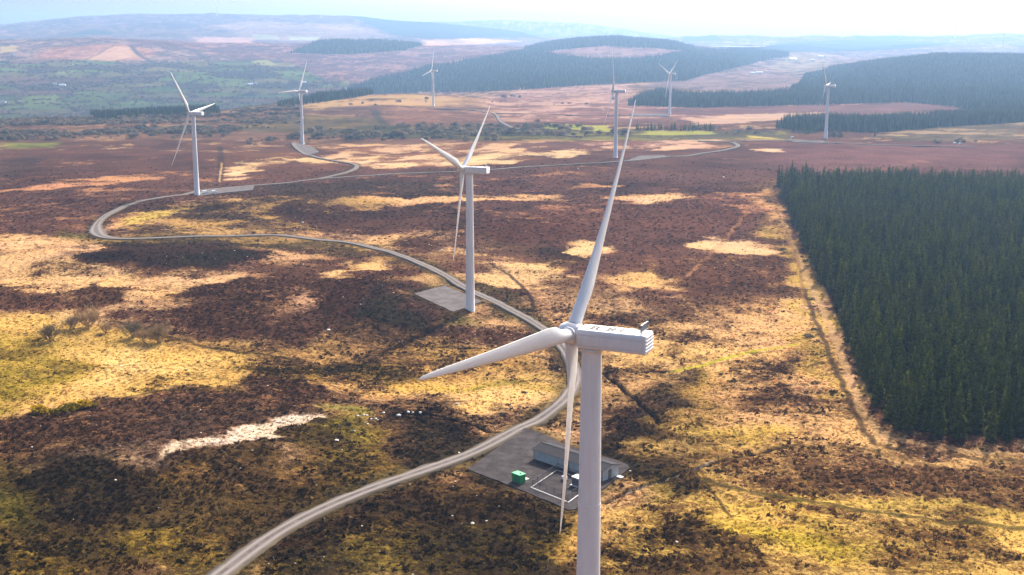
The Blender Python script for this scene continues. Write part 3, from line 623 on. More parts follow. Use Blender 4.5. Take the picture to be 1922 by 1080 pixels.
# tussocks: real relief near the camera
amp = (1 - sstep(500, 1400, gy)) * calm * sstep(150, 190, gy)
tn = fbm(gx / 1.9, gy / 1.9, 101, 3, .6); tm = fbm(gx / 6.5, gy / 6.5, 121, 2)
heathy = sstep(.3, .7, dens)
gz2 = gz + amp * (tn * (.75 + .5 * heathy) + tm * .8 + heathy * .15) - trench * .9 * calm - .35 * (1 - sstep(-.6, .5, edge)) * (1 + gy / 900)
idx = np.arange(nr * nc).reshape(nr, nc)
quads = np.stack([idx[:-1, :-1], idx[:-1, 1:], idx[1:, 1:], idx[1:, :-1]], -1).reshape(-1, 4)

mt, n, b = newmat('moorland')
geo = N(n, 'ShaderNodeNewGeometry'); pos = geo.outputs['Position']
flat = N(n, 'ShaderNodeVectorMath', operation='MULTIPLY'); flat.inputs[1].default_value = (1, 1, .0); n.links.new(pos, flat.inputs[0]); pv = flat.outputs[0]
ag = N(n, 'ShaderNodeAttribute', attribute_name='grass_colour'); ah = N(n, 'ShaderNodeAttribute', attribute_name='heath_colour'); ad = N(n, 'ShaderNodeAttribute', attribute_name='heath_cover')
n1 = noise(n, pv, .55, 6, .66); n2 = noise(n, pv, .13, 3, .6); n3 = noise(n, pv, 1.7, 4, .7)
comb = math_(n, 'ADD', math_(n, 'MULTIPLY', n1, .5), math_(n, 'ADD', math_(n, 'MULTIPLY', n2, .15), math_(n, 'MULTIPLY', n3, .35)))
comb = math_(n, 'MULTIPLY', math_(n, 'SUBTRACT', comb, .5), 2.7)
lvl = math_(n, 'ADD', math_(n, 'SUBTRACT', ad.outputs['Fac'], .5), comb)
mk = maprange(n, lvl, -.16, .16)
gvar = maprange(n, n3, .25, .75, .62, 1.38, False); hvar = maprange(n, n1, .3, .7, .5, 1.5, False)
gc = mixc(n, 1., ag.outputs['Color'], gvar, 'MULTIPLY'); hc_ = mixc(n, 1., ah.outputs['Color'], hvar, 'MULTIPLY')
base = mixc(n, mk, gc, hc_)
vo = N(n, 'ShaderNodeTexVoronoi', Scale=.42, feature='F1'); n.links.new(pv, vo.inputs['Vector'])
seed = N(n, 'ShaderNodeSeparateColor'); n.links.new(vo.outputs['Color'], seed.inputs[0])
chip = math_(n, 'MULTIPLY', math_(n, 'LESS_THAN', vo.outputs['Distance'], .1), math_(n, 'GREATER_THAN', seed.outputs[0], .86))
base = mixc(n, math_(n, 'MULTIPLY', chip, maprange(n, ad.outputs['Fac'], .3, .7)), base, (.5, .46, .4))
n.links.new(base, b.inputs['Base Color']); b.inputs['Roughness'].default_value = 1.; b.inputs['Specular IOR Level'].default_value = 0.
hgt = math_(n, 'ADD', math_(n, 'MULTIPLY', n1, .8), math_(n, 'ADD', math_(n, 'MULTIPLY', n3, .35), math_(n, 'MULTIPLY', mk, .22)))
bp = N(n, 'ShaderNodeBump', Strength=.9, Distance=.75); n.links.new(hgt, bp.inputs['Height']); n.links.new(bp.outputs[0], b.inputs['Normal'])
M_MOOR = mt
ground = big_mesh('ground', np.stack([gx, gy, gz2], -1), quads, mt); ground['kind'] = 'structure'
def put_attr(me, name, arr, typ):
    a = me.attributes.new(name, typ, 'POINT')
    if typ == 'FLOAT': a.data.foreach_set('value', np.ascontiguousarray(arr, np.float32))
    else: a.data.foreach_set('color', np.ascontiguousarray(np.concatenate([np.clip(arr, .003, .9), np.ones((len(arr), 1))], 1), np.float32).ravel())
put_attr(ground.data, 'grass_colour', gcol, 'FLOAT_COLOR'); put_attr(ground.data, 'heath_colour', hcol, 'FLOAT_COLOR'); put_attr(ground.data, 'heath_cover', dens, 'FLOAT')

# ================================================================== tracks and yards
def gravel(name, lo, hi, tracks):
    mt, n, b = newmat(name)
    geo = N(n, 'ShaderNodeNewGeometry'); pv = geo.outputs['Position']
    a = noise(n, pv, .35, 5, .65); c = noise(n, pv, 3.5, 4, .7)
    f = math_(n, 'ADD', math_(n, 'MULTIPLY', a, .65), math_(n, 'MULTIPLY', c, .35))
    col = mixc(n, maprange(n, f, .36, .64), lo, hi)
    if tracks:
        at = N(n, 'ShaderNodeAttribute', attribute_name='across')
        e = math_(n, 'ABSOLUTE', at.outputs['Fac']); q = math_(n, 'ABSOLUTE', math_(n, 'SUBTRACT', e, .45))
        q = math_(n, 'ADD', q, math_(n, 'MULTIPLY', math_(n, 'SUBTRACT', a, .5), .35))
        wheel = maprange(n, q, .0, .34, 1., 0.)
        col = mixc(n, wheel, mixc(n, .45, col, lo), hi)
        rim = maprange(n, math_(n, 'ADD', e, math_(n, 'MULTIPLY', math_(n, 'SUBTRACT', a, .5), 1.3)), .72, .98)
        col = mixc(n, math_(n, 'MULTIPLY', rim, .85), col, (.10, .08, .05))
    n.links.new(col, b.inputs['Base Color']); b.inputs['Roughness'].default_value = 1.; b.inputs['Specular IOR Level'].default_value = 0.
    bp = N(n, 'ShaderNodeBump', Strength=.5, Distance=.08); n.links.new(c, bp.inputs['Height']); n.links.new(bp.outputs[0], b.inputs['Normal'])
    return mt
M_TRACK = gravel('track_gravel', (.08, .068, .064), (.205, .18, .168), True)
M_PAD = gravel('hardstanding_gravel', (.085, .075, .074), (.15, .132, .13), False)
M_YARD = gravel('yard_gravel', (.038, .033, .034), (.075, .066, .066), False)
for k, P, wd in ROADS:
    T_ = np.gradient(P, axis=0); T_ /= np.linalg.norm(T_, axis=1)[:, None] + 1e-9
    Nn = np.stack([-T_[:, 1], T_[:, 0]], -1)
    ac = np.array([-1.12, -1, -.6, -.2, .2, .6, 1, 1.12])
    zc_ = hz(P[:, 0], P[:, 1]); zc_ = smooth_line(zc_[:, None], 6)[:, 0]
    wid = wd / 2 * .94 * (1 + .12 * fbm(P[:, 0] / 9, P[:, 1] / 9, 7, 3) * 2)
    if k == 'main':                                            # lay-by where the track turns back on itself
        c_ = ground_at([176], [437])[0][:2]; bulge = np.exp(-((P - c_) ** 2).sum(1) / (2 * 16. ** 2)); wid = wid * (1 + 1.1 * bulge)
    ring = []
    for q in ac:
        rag = fbm(P[:, 0] / 2.6 + q * 9, P[:, 1] / 2.6, 55, 3) * 1.3 if abs(q) >= 1 else 0
        X = P + Nn * (wid * q + np.sign(q) * rag * (1 if P[:, 1].mean() < 3000 else 0))[:, None]
        dz = .10 + P[:, 1] * .00035 - .06 * q * q - (1.2 if abs(q) > 1.05 else 0)
        ring.append(np.stack([X[:, 0], X[:, 1], zc_ + dz], -1))
    V_ = np.stack(ring, 1).reshape(-1, 3); m_ = len(ac); ii = np.arange(len(P) * m_).reshape(len(P), m_)
    qd = np.stack([ii[:-1, :-1], ii[1:, :-1], ii[1:, 1:], ii[:-1, 1:]], -1).reshape(-1, 4)[:, ::-1]
    o = big_mesh('gravel_track', V_, qd, M_TRACK); o['kind'] = 'structure'
    put_attr(o.data, 'across', np.tile(np.clip(ac, -1, 1), len(P)), 'FLOAT')
for k, P in PADS.items():
    bm = bmesh.new(); z = PADZ[k] + (.06 if P[:, 1].mean() < 600 else .25)
    Q = []
    for a_, b_ in zip(P, np.roll(P, -1, 0)):                   # slightly ragged outline
        for t_ in np.linspace(0, 1, 14, endpoint=False):
            p_ = a_ + (b_ - a_) * t_; j = (fbm(p_[0] / 3, p_[1] / 3, 9, 2) * .5); Q.append((p_[0] + j, p_[1] + j * .7))
    top = [bm.verts.new((x, y, z)) for x, y in Q]; bot = [bm.verts.new((x, y, z - 1.5)) for x, y in Q]
    f = bm.faces.new(top)
    for i in range(len(Q)):
        j = (i + 1) % len(Q); bm.faces.new((top[i], bot[i], bot[j], top[j]))
    bmesh.ops.recalc_face_normals(bm, faces=bm.faces)
    if f.normal.z < 0: bmesh.ops.reverse_faces(bm, faces=bm.faces)
    o = bm_obj('gravel_yard' if k == 'yard' else 'gravel_pad', bm, M_YARD if k == 'yard' else M_PAD); o['kind'] = 'structure'

# ================================================================== heather and grass tussocks near the camera: ground cover nobody could count
def tuft_mesh(seed, n_, wid, tall):
    rg = random.Random(seed); vs_, fs = [], []
    for _ in range(n_):
        a = rg.uniform(0, 6.28); r = wid * rg.uniform(.05, .5); k0 = len(vs_); c = Vector((r * math.cos(a), r * math.sin(a), 0)); o = Vector((math.cos(a), math.sin(a), 0)); s = Vector((-o.y, o.x, 0))
        hh_ = tall * rg.uniform(.6, 1.1); w_ = wid * rg.uniform(.16, .3)
        vs_ += [tuple(c + s * w_), tuple(c - s * w_), tuple(c + o * wid * rg.uniform(.05, .3) + Vector((0, 0, hh_)))]; fs.append((k0, k0 + 1, k0 + 2))
        vs_ += [tuple(c + o * w_), tuple(c - o * w_), tuple(c + s * wid * rg.uniform(-.25, .25) + Vector((0, 0, hh_ * .9)))]; fs.append((k0 + 3, k0 + 4, k0 + 5))
    return vs_, fs
# ================================================================== wind turbines
def paint_mat(name, col, rough=.42, streak=True):
    mt, n, b = newmat(name)
    tc = N(n, 'ShaderNodeTexCoord'); mp = N(n, 'ShaderNodeMapping'); mp.inputs['Scale'].default_value = (1.2, 1.2, .12); n.links.new(tc.outputs['Object'], mp.inputs[0])
    f = noise(n, mp.outputs[0], 1.6, 6, .65); g_ = noise(n, tc.outputs['Object'], 7., 3)
    c = mixc(n, maprange(n, f, .4, .72), col, tuple(x * k for x, k in zip(col, (.93, .92, .91))))
    c = mixc(n, maprange(n, g_, .58, .75, 0, .35), c, tuple(x * .82 for x in col))
    n.links.new(c, b.inputs['Base Color']); b.inputs['Roughness'].default_value = rough; b.inputs['Specular IOR Level'].default_value = .45
    return mt
M_TOWER = paint_mat('tower_paint', (.82, .815, .80)); M_BLADE = paint_mat('blade_gelcoat', (.84, .83, .81), .38)
M_NAC = paint_mat('nacelle_shell', (.8, .795, .79), .4); M_DKGREY = simple('dark_grey_metal', (.12, .12, .13), .55); M_PANEL = simple('cooling_panel_grey', (.2, .2, .22), .5, .2)
M_GAP = simple('dark_gap', (.03, .03, .035), .8); M_MARK = simple('anti_slip_patch', (.085, .075, .08), .85); M_WHITE = simple('white_metal', (.8, .8, .78), .45)
TH = 49.73
def tower_mesh():
    prof = [(2.0, -1.2), (2.0, .16), (1.66, .18), (1.64, .45), (1.60, .5)]
    for z in (14.5, 31.0):
        r = 1.60 + (1.14 - 1.60) * z / TH
        prof += [(r + .01, z - .5), (r + .004, z - .13), (r + .003, z - .1), (r + .02, z - .08), (r + .02, z + .08), (r - .002, z + .1), (r - .003, z + .13), (r - .01, z + .5)]
    prof += [(1.158, TH - 1.6), (1.15, TH - .7), (1.14, TH - .35), (1.28, TH - .3), (1.28, TH)]
    return lathe(prof, 64)
def blade_mesh(flap, R):
    """local Z along the blade, X towards the leading edge, Y downwind"""
    stations = [.85, 1.25, 1.9, 2.7, 3.6, 4.6, 5.8, 7.2, 9, 11, 13.5, 16, 19, 22, 25, 28, 30, 31.4, 32.3, 32.8, 33.0]
    K = 28; vs_, fs = [], []
    for r0 in stations:
        q = r0 / 33.; r = q * R
        bl = float(sstep(1.6, 6.6, r0))
        chord = np.interp(r0, [0, 1.9, 4, 6.2, 8, 12, 17, 22, 28, 31, 32.3, 33], [1.5, 1.5, 2.0, 2.55, 2.5, 2.08, 1.62, 1.24, .82, .56, .38, .1])
        tk = np.interp(r0, [0, 2, 4, 6.2, 9, 14, 22, 33], [1., 1., .66, .42, .30, .24, .19, .16])
        tw = R_(np.interp(r0, [0, 3, 6, 10, 16, 24, 33], [17, 16, 13.5, 9.5, 5, 1.5, -.5]))
        bend = -flap * (.55 * q + .45 * q * q)
        for k in range(K):
            a = 2 * math.pi * k / K
            xc = .5 + .5 * math.cos(a)                          # 0 leading .. 1 trailing
            yt = 5 * tk * (.2969 * math.sqrt(xc) - .126 * xc - .3516 * xc ** 2 + .2843 * xc ** 3 - .1036 * xc ** 4)
            sg = 1 if math.sin(a) >= 0 else -1
            xa, ya = (.32 - xc) * chord, (sg * yt + .03 * math.sin(math.pi * xc) * bl) * chord * (1.05 if sg > 0 else .8)
            xe, ye = -math.cos(a) * .75, math.sin(a) * .75
            x, y = xe * (1 - bl) + xa * bl, ye * (1 - bl) + ya * bl
            c_, s_ = math.cos(tw), math.sin(tw)
            vs_.append((x * c_ + y * s_, -x * s_ + y * c_ + bend, r))
    for j in range(len(stations) - 1):
        for k in range(K):
            k2 = (k + 1) % K; fs.append((j * K + k, j * K + k2, (j + 1) * K + k2, (j + 1) * K + k))
    fs.append(tuple(range(K))[::-1]); n_ = len(stations) - 1; fs.append(tuple(range(n_ * K, n_ * K + K)))
    return vs_, [f[::-1] for f in fs]
def fix_normals(o):
    bm = bmesh.new(); bm.from_mesh(o.data); bmesh.ops.recalc_face_normals(bm, faces=bm.faces); bm.to_mesh(o.data); bm.free(); return o
def nacelle_mesh():
    half = [(0, .05), (1.1, .05), (1.47, .17), (1.57, .34), (1.60, .48), (1.55, .51), (1.55, .57), (1.66, .60), (1.66, 1.66), (1.56, 1.70), (1.56, 1.77), (1.64, 1.80), (1.64, 1.94), (1.60, 2.04), (1.56, 2.16), (1.44, 2.28), (1.3, 2.31), (0, 2.33)]
    prof = half + [(-y, z) for y, z in half[-2:0:-1]]
    n_ = len(prof); vs_, fs = [], []
    for x, sc in ((1.32, .93), (1.26, .975), (1.0, 1.), (-6.3, 1.), (-6.62, .985), (-6.75, .94)):
        for y, z in prof: vs_.append((x, y * sc, 1.2 + (z - 1.2) * sc))
    for j in range(5):
        for k in range(n_):
            k2 = (k + 1) % n_; fs.append((j * n_ + k, j * n_ + k2, (j + 1) * n_ + k2, (j + 1) * n_ + k))
    fs.append(tuple(range(n_))); fs.append(tuple(range(5 * n_, 6 * n_))[::-1])
    return vs_, fs
GROUP_T = 'white three bladed wind turbines of the wind farm'
def nacelle_parts(nc):
    for z in (.42, .82, 1.22, 1.62, 2.0):
        bm = bmesh.new(); add_box(bm, (-6.76, 0, z), (.11, 2.7 if z < 1.9 else 2.5, .2), rot=Matrix.Rotation(R_(-35), 3, 'Y')); reg(nc, bm_obj('louvre', bm, M_WHITE, nc))
    bm = bmesh.new(); add_box(bm, (-6.15, 0, 2.9), (.1, 2.6, .75)); 
    pn = reg(nc, bm_obj('cooling_panel', bm, M_PANEL, nc))
    bm = bmesh.new()
    add_box(bm, (-6.15, 0, 3.37), (.16, 2.36, .08)); add_box(bm, (-6.09, 0, 2.98), (.05, .06, .7)); add_box(bm, (-6.15, 0, 2.6), (.14, 2.36, .06))
    reg(pn, bm_obj('panel_frame', bm, M_WHITE, pn))
    for y in (1.08, -1.08):
        bm = bmesh.new(); add_bar(bm, (-6.15, y, 2.30), (-6.15, y, 3.3), .05); add_bar(bm, (-5.1, y, 2.34), (-6.12, y, 3.0), .045); reg(pn, bm_obj('strut', bm, M_DKGREY, pn))
    bm = bmesh.new(); add_bar(bm, (-6.2, -.9, 3.35), (-6.05, -.98, 4.3), .022); reg(nc, bm_obj('lightning_rod', bm, M_DKGREY, nc))
    bm = bmesh.new(); add_bar(bm, (-6.25, -.2, 3.35), (-6.25, -.2, 3.78), .025); add_box(bm, (-6.25, -.2, 3.8), (.16, .16, .1)); reg(nc, bm_obj('anemometer', bm, M_DKGREY, nc))
    bm = bmesh.new(); add_bar(bm, (-6.22, -1.2, 3.0), (-6.22, -1.2, 3.3), .06); reg(nc, bm_obj('warning_light', bm, M_DKGREY, nc))
    bm = bmesh.new()                                             # dark walkway patches on the roof
    for a0, a1, b0, b1 in [(1.2, 1.48, .6, 2.2), (1.85, 2.13, .6, 2.2), (1.48, 1.85, .6, .95), (1.48, 1.85, 1.25, 1.55), (1.48, 1.85, 1.88, 2.2), (2.13, 2.7, .6, .86), (2.13, 2.75, 1.95, 2.2), (2.95, 3.2, 1.95, 2.2), (2.9, 3.2, .6, .86),
                           (3.2, 3.46, .6, 2.2), (3.72, 3.98, .6, 2.2), (3.46, 3.72, 1.2, 1.55), (3.46, 3.72, 1.92, 2.2), (3.98, 4.7, 1.25, 1.5), (4.7, 4.95, .6, 2.2)]:
        add_box(bm, (1.26 - (a0 + a1) / 2, (b0 + b1) / 2 - 1.35, 2.335), (a1 - a0, b1 - b0, .03))
    reg(nc, bm_obj('roof_marking', bm, M_MARK, nc))
def hub_mesh():
    vs_, fs = [], []
    prof = [(1.16, -.98), (1.2, -.9), (1.24, -.2), (1.26, .3), (1.2, .75), (1.05, 1.12), (.82, 1.42), (.5, 1.62), (.18, 1.7)]
    v_, f_ = lathe(prof, 40); return [(z, x, y) for x, y, z in v_], f_
def make_turbine(label, key, blades, ov=2.65, hz_=1.2, zb=None):
    x, y, z0, yaw, phi = TURB[key]
    z0 = z0 if zb is None else zb
    t = thing('wind_turbine', label, 'wind turbine', (x, y, z0), R_(yaw), GROUP_T)
    tw = reg(t, mesh_obj('tower', *tower_mesh(), M_TOWER, t, True))
    bm = bmesh.new(); add_box(bm, (0, 0, 0), (.1, .95, 2.2)); d_ = bm_obj('door', bm, M_DKGREY, tw); reg(tw, d_)
    da = R_(-yaw + 60); d_.location = (1.6 * math.cos(da), 1.6 * math.sin(da), 2.6); d_.rotation_euler = (0, 0, da)
    bm = bmesh.new()
    add_box(bm, (1.0, 0, .75), (1.5, 1.5, .1)); add_box(bm, (1.0, 0, .3), (1.2, 1.2, 1.6))
    for yy in (-.7, .7): add_bar(bm, (.5, yy, .8), (.5, yy, 1.8), .03); add_bar(bm, (1.7, yy, .8), (1.7, yy, 1.8), .03); add_bar(bm, (.5, yy, 1.8), (1.7, yy, 1.8), .03)
    for q in range(4): add_box(bm, (1.95 + q * .28, 0, .55 - q * .25), (.28, 1.1, .06))
    s_ = reg(t, bm_obj('entrance_platform', bm, M_WHITE, t)); s_.location = (1.25 * math.cos(da), 1.25 * math.sin(da), .3); s_.rotation_euler = (0, 0, da)
    nc = mesh_obj('nacelle', *nacelle_mesh(), M_NAC, t); nc.location = (0, 0, TH); reg(t, fix_normals(nc)); nacelle_parts(nc)
    tilt = .1077
    hb = mesh_obj('hub', *hub_mesh(), M_NAC, t, True); reg(t, fix_normals(hb)); hb.location = (ov, 0, TH + hz_); hb.rotation_euler = (0, -tilt, 0)
    bm = bmesh.new(); add_bar(bm, (-1.35, 0, 0), (-.9, 0, 0), 1.05, 32); reg(hb, bm_obj('hub_collar', bm, M_GAP, hb))
    axv = Vector((math.cos(tilt), 0, math.sin(tilt))); side = Vector((0, 1, 0)); upv = axv.cross(side)
    for an, flap, scale in blades:
        a = R_(an); d = math.cos(a) * upv + math.sin(a) * side
        lead = -axv.cross(d)
        b_ = mesh_obj('blade', *blade_mesh(flap, 33. * scale), M_BLADE, t, True); reg(t, fix_normals(b_))
        M = Matrix((lead, -axv, d)).transposed().to_4x4(); M.translation = (ov, 0, TH + hz_); b_.matrix_local = M
        bm = bmesh.new(); bmesh.ops.create_cone(bm, cap_ends=True, segments=36, radius1=.9, radius2=.86, depth=.34, matrix=Matrix.Translation((0, 0, 1.22)))
        reg(b_, bm_obj('root_ring', bm, M_NAC, b_, False))
    return t
make_turbine('nearest and largest white wind turbine, its tower running off the bottom of the picture', 'T1', [(321.78, 2.28, .9825), (85.51, 2.39, 1.0051), (201.72, 2.68, 1.0033)], 2.45, 1.4, 8.37)
make_turbine('white wind turbine standing beside the square grey gravel pad at the track bend', 'T2', [(307.94, 2.43, .9973), (67.77, 2.34, 1.0012), (187.77, 2.03, 1.0138)])
make_turbine('leftmost white wind turbine with two parked white vans at its foot', 'A', [(37.07, 1.91, .987), (157.77, 2.61, 1.0488), (277.87, 2.06, 1.0068)])
make_turbine('white wind turbine with one level blade standing at the end of the looping side track', 'B', [(330.72, 2.22, 1.0037), (90.88, 2.23, .9983), (210.8, 2.29, 1.)])
make_turbine('small distant white wind turbine standing on the grassy knoll', 'C', [(340.6, 2.6, .97), (102.19, 2.46, 1.0042), (221.4, 2.29, 1.)])
make_turbine('white wind turbine whose foot is hidden behind the upright blade of the nearest turbine', 'D', [(24.42, 2.75, .9966), (143.27, 1.86, .9921), (263.6, 2.29, 1.)])
make_turbine('distant white wind turbine with blades in a V in front of the dark conifer belt', 'E', [(303.43, 2.56, .989), (64.81, 2.49, 1.0038), (184.44, 2.36, .9828)])
make_turbine('rightmost of the large white wind turbines beside the long track and small conifers', 'F', [(37.8, 2.9, .995), (153.5, 1.3, .94), (274.99, 2.5, .9975)])
# ================================================================== control building, fenced compound, green cabinet
YZ = PADZ['yard'] + .06
def on_yard(u, v, z=None):
    z = YZ if z is None else z
    s, tz = rays(u, v); Y = (z - HC) / tz; return Vector((float(s * Y), float(Y), z))
M_RENDER = simple('grey_render', (.44, .46, .46), .85, var=.1, scale=.8, bump=.2); M_SLATE = simple('slate_roof', (.036, .034, .04), .9, var=.25, scale=2.5, spec=.08, bump=.4)
M_SLATE_RIDGE = simple('ridge_tile', (.06, .06, .064), .6); M_GREEN = simple('green_steel', (.02, .27, .09), .45, var=.15, scale=2); M_CONC = simple('pale_concrete', (.62, .6, .57), .85, var=.12, scale=2); M_FENCE = simple('galvanised_grey_steel', (.1, .1, .115), .5, .5)
A_ = on_yard(1002.5, 862); B_ = on_yard(1131, 904)
dv = (B_ - A_); LEN = dv.length; ang = math.atan2(dv.y, dv.x); WID = 5.3
bld = thing('control_building', 'long low grey rendered building with slate pitched roof in the yard', 'building', A_, ang)
EV, RG = 2.45, 3.12
bm = bmesh.new()                                              # walls with gables, one shell
pr = [(0, -.1), (WID, -.1), (WID, EV), (WID / 2, RG - .06), (0, EV)]
v0 = [bm.verts.new((0, y, z)) for y, z in pr]; v1 = [bm.verts.new((LEN, y, z)) for y, z in pr]
bm.faces.new(v0); bm.faces.new(v1[::-1])
for i in range(5): bm.faces.new((v0[i], v1[i], v1[(i + 1) % 5], v0[(i + 1) % 5]))
bmesh.ops.recalc_face_normals(bm, faces=bm.faces); wl = bm_obj('wall', bm, M_RENDER, bld)
def roof_slope(y0, z0, y1, z1):
    bm = bmesh.new(); d = Vector((0, y1 - y0, z1 - z0)); nrm = Vector((0, -(z1 - z0), y1 - y0)).normalized()
    if nrm.z < 0: nrm = -nrm
    c0 = [(-.35, y0, z0), (LEN + .35, y0, z0), (LEN + .35, y1, z1), (-.35, y1, z1)]
    a = [bm.verts.new(Vector(p) + nrm * .02) for p in c0]; b2 = [bm.verts.new(Vector(p) + nrm * .12) for p in c0]
    bm.faces.new(a); bm.faces.new(b2[::-1])
    for i in range(4): bm.faces.new((a[i], b2[i], b2[(i + 1) % 4], a[(i + 1) % 4]))
    bmesh.ops.recalc_face_normals(bm, faces=bm.faces); return bm
sl = (RG - EV) / (WID / 2)
rf = bm_obj('roof', roof_slope(-.4, EV - .4 * sl, WID / 2 - .01, RG), M_SLATE, bld)
bm_obj('roof_slope', roof_slope(WID + .4, EV - .4 * sl, WID / 2 + .01, RG), M_SLATE, rf)
bm = bmesh.new(); add_bar(bm, (-.35, WID / 2, RG + .1), (LEN + .35, WID / 2, RG + .1), .12, 8); bm_obj('ridge', bm, M_SLATE_RIDGE, rf)
bm = bmesh.new(); add_bar(bm, (-.3, -.48, EV - .1), (LEN + .3, -.48, EV - .1), .08, 8); bm_obj('gutter', bm, M_DKGREY, bld)
for x in (-.02, LEN * .47, LEN - .1):
    bm = bmesh.new(); add_bar(bm, (x, -.1, 0), (x, -.1, EV - .25), .06, 8); bm_obj('downpipe', bm, M_DKGREY, bld)
for x, wd_, hh_ in ((LEN * .50, 1.0, 2.05), (LEN * .78, 1.8, 2.05)):
    bm = bmesh.new(); add_box(bm, (x, -.03, hh_ / 2), (wd_, .1, hh_)); bm_obj('door', bm, M_DKGREY, bld)
bm = bmesh.new(); add_box(bm, (LEN + .02, WID * .45, 1.05), (.1, 1., 2.1)); bm_obj('door', bm, M_DKGREY, bld)
bm = bmesh.new(); add_box(bm, (LEN + 1.0, WID - .6, .06), (1.4, 1.1, .14)); bm_obj('door_step', bm, M_CONC, bld)
# green cabinet
g0 = on_yard(960.6, 903.5); g1 = on_yard(975.5, 909.5); g2 = on_yard(981.5, 904.5)
gd = g1 - g0; ga = math.atan2(gd.y, gd.x); gw = gd.length; gp = max(1.0, (g2 - g1).length)
gc_ = thing('green_cabinet', 'bright green steel cabinet standing on the grey yard', 'cabinet', g0, ga)
bm = bmesh.new(); add_box(bm, (gw / 2, gp / 2, .98), (gw, gp, 1.8)); bmesh.ops.bevel(bm, geom=bm.edges[:], offset=.03, segments=1, affect='EDGES'); gb = bm_obj('body', bm, M_GREEN, gc_)
bm = bmesh.new(); add_box(bm, (gw / 2, gp / 2, 1.93), (gw + .1, gp + .1, .09)); bm_obj('lid', bm, simple('green_lid', (.05, .42, .16), .4), gc_)
bm = bmesh.new(); add_bar(bm, (gw * .72, gp * .5, 1.97), (gw * .72, gp * .5, 2.2), .16, 12); bm_obj('vent', bm, M_GREEN, gc_)
for k in range(2):
    bm = bmesh.new(); add_box(bm, (gw * (.26 + .48 * k), -.015, .95), (gw * .44, .04, 1.55)); dr = bm_obj('door', bm, M_GREEN, gc_)
    bm = bmesh.new(); add_box(bm, (gw * (.42 + .16 * k), -.05, .95), (.04, .05, .3)); bm_obj('handle', bm, M_DKGREY, dr)
bm = bmesh.new(); add_box(bm, (gw / 2, gp / 2, .03), (gw + .2, gp + .2, .12)); bm_obj('plinth', bm, M_DKGREY, gc_)
bm = bmesh.new(); cs = on_yard(983.5, 899.5); add_box(bm, (cs.x, cs.y, YZ + .04), (1.5, 1.7, .12), rz=ga)
tag(bm_obj('concrete_slab', bm, M_CONC), 'small pale concrete slab on the yard beside the green cabinet', 'slab')
# fenced compound: white kerb and mesh fence
K1, K2, K4 = on_yard(996.7, 915.8), on_yard(1066.7, 943.8), on_yard(1045.8, 883.2)
K3 = K2 + K4 - K1; KR = [K1, K2, K3, K4]
bm = bmesh.new()
for a, b_ in zip(KR, KR[1:] + KR[:1]):
    d = b_ - a; add_box(bm, ((a + b_) / 2 + Vector((0, 0, .06))), (d.length + (.2 if a in (K1, K3) else -.2), .2, .16), rz=math.atan2(d.y, d.x))
tag(bm_obj('kerb', bm, M_CONC), 'white concrete kerb in a square round the fenced compound', 'kerb')
fn = thing('compound_fence', 'dark see-through steel fence round the small compound in the yard', 'fence', K1)
for i, (a, b_) in enumerate(zip(KR, KR[1:] + KR[:1])):
    d = b_ - a; Ln = d.length; n_ = max(2, round(Ln / 2.4)); off = d.normalized().cross(Vector((0, 0, 1))) * -.3
    a2, b2 = a - K1 + off, b_ - K1 + off
    bm = bmesh.new()
    for z in (.25, 1.05, 1.72): add_bar(bm, a2 + Vector((0, 0, z)), b2 + Vector((0, 0, z)), .022, 4)
    m_ = int(Ln / .16)
    for q in range(m_ + 1):
        p = a2.lerp(b2, q / m_); add_bar(bm, p + Vector((0, 0, .1)), p + Vector((0, 0, 1.8)), .014, 3)
    bm_obj('mesh_panel', bm, M_FENCE, fn)
    for q in range(n_):
        p = a2.lerp(b2, q / n_); bm = bmesh.new(); add_box(bm, p + Vector((0, 0, .93)), (.09, .09, 1.9)); bm_obj('post', bm, M_FENCE, fn)
# white transformer and small apparatus inside the compound
tr0 = on_yard(1073, 911)
tf = thing('transformer', 'white box transformer inside the fenced compound, partly behind the big tower', 'transformer', tr0, ang)
bm = bmesh.new(); add_box(bm, (1.3, .9, 1.0), (2.6, 1.8, 1.7)); bmesh.ops.bevel(bm, geom=bm.edges[:], offset=.05, segments=1, affect='EDGES'); bm_obj('tank', bm, simple('transformer_grey', (.5, .48, .47), .5), tf)
bm = bmesh.new(); add_box(bm, (1.3, .9, 1.92), (2.8, 2.0, .14)); bm_obj('lid', bm, M_WHITE, tf)
bm = bmesh.new(); add_box(bm, (1.3, .9, .06), (3.2, 2.4, .14)); bm_obj('plinth', bm, M_CONC, tf)
bm = bmesh.new()
for q in range(7): add_box(bm, (.3 + q * .33, -.12, 1.0), (.06, .24, 1.3))
bm_obj('cooling_fin', bm, M_PANEL, tf)
ap0 = on_yard(1059.5, 902)
ap = thing('switchgear', 'small white switchgear cabinet on a skid between blade and tower', 'cabinet', ap0, ang)
bm = bmesh.new(); add_box(bm, (0, 0, .62), (1.1, .8, .7)); bmesh.ops.bevel(bm, geom=bm.edges[:], offset=.04, segments=1, affect='EDGES'); bm_obj('body', bm, M_WHITE, ap)
bm = bmesh.new(); add_box(bm, (0, 0, .12), (1.2, .9, .24)); bm_obj('skid', bm, M_DKGREY, ap)
bm = bmesh.new()
for x in (-.3, 0, .3): add_bar(bm, (x, 0, .97), (x, 0, 1.3), .07, 10, .04)
bm_obj('bushing', bm, M_WHITE, ap)
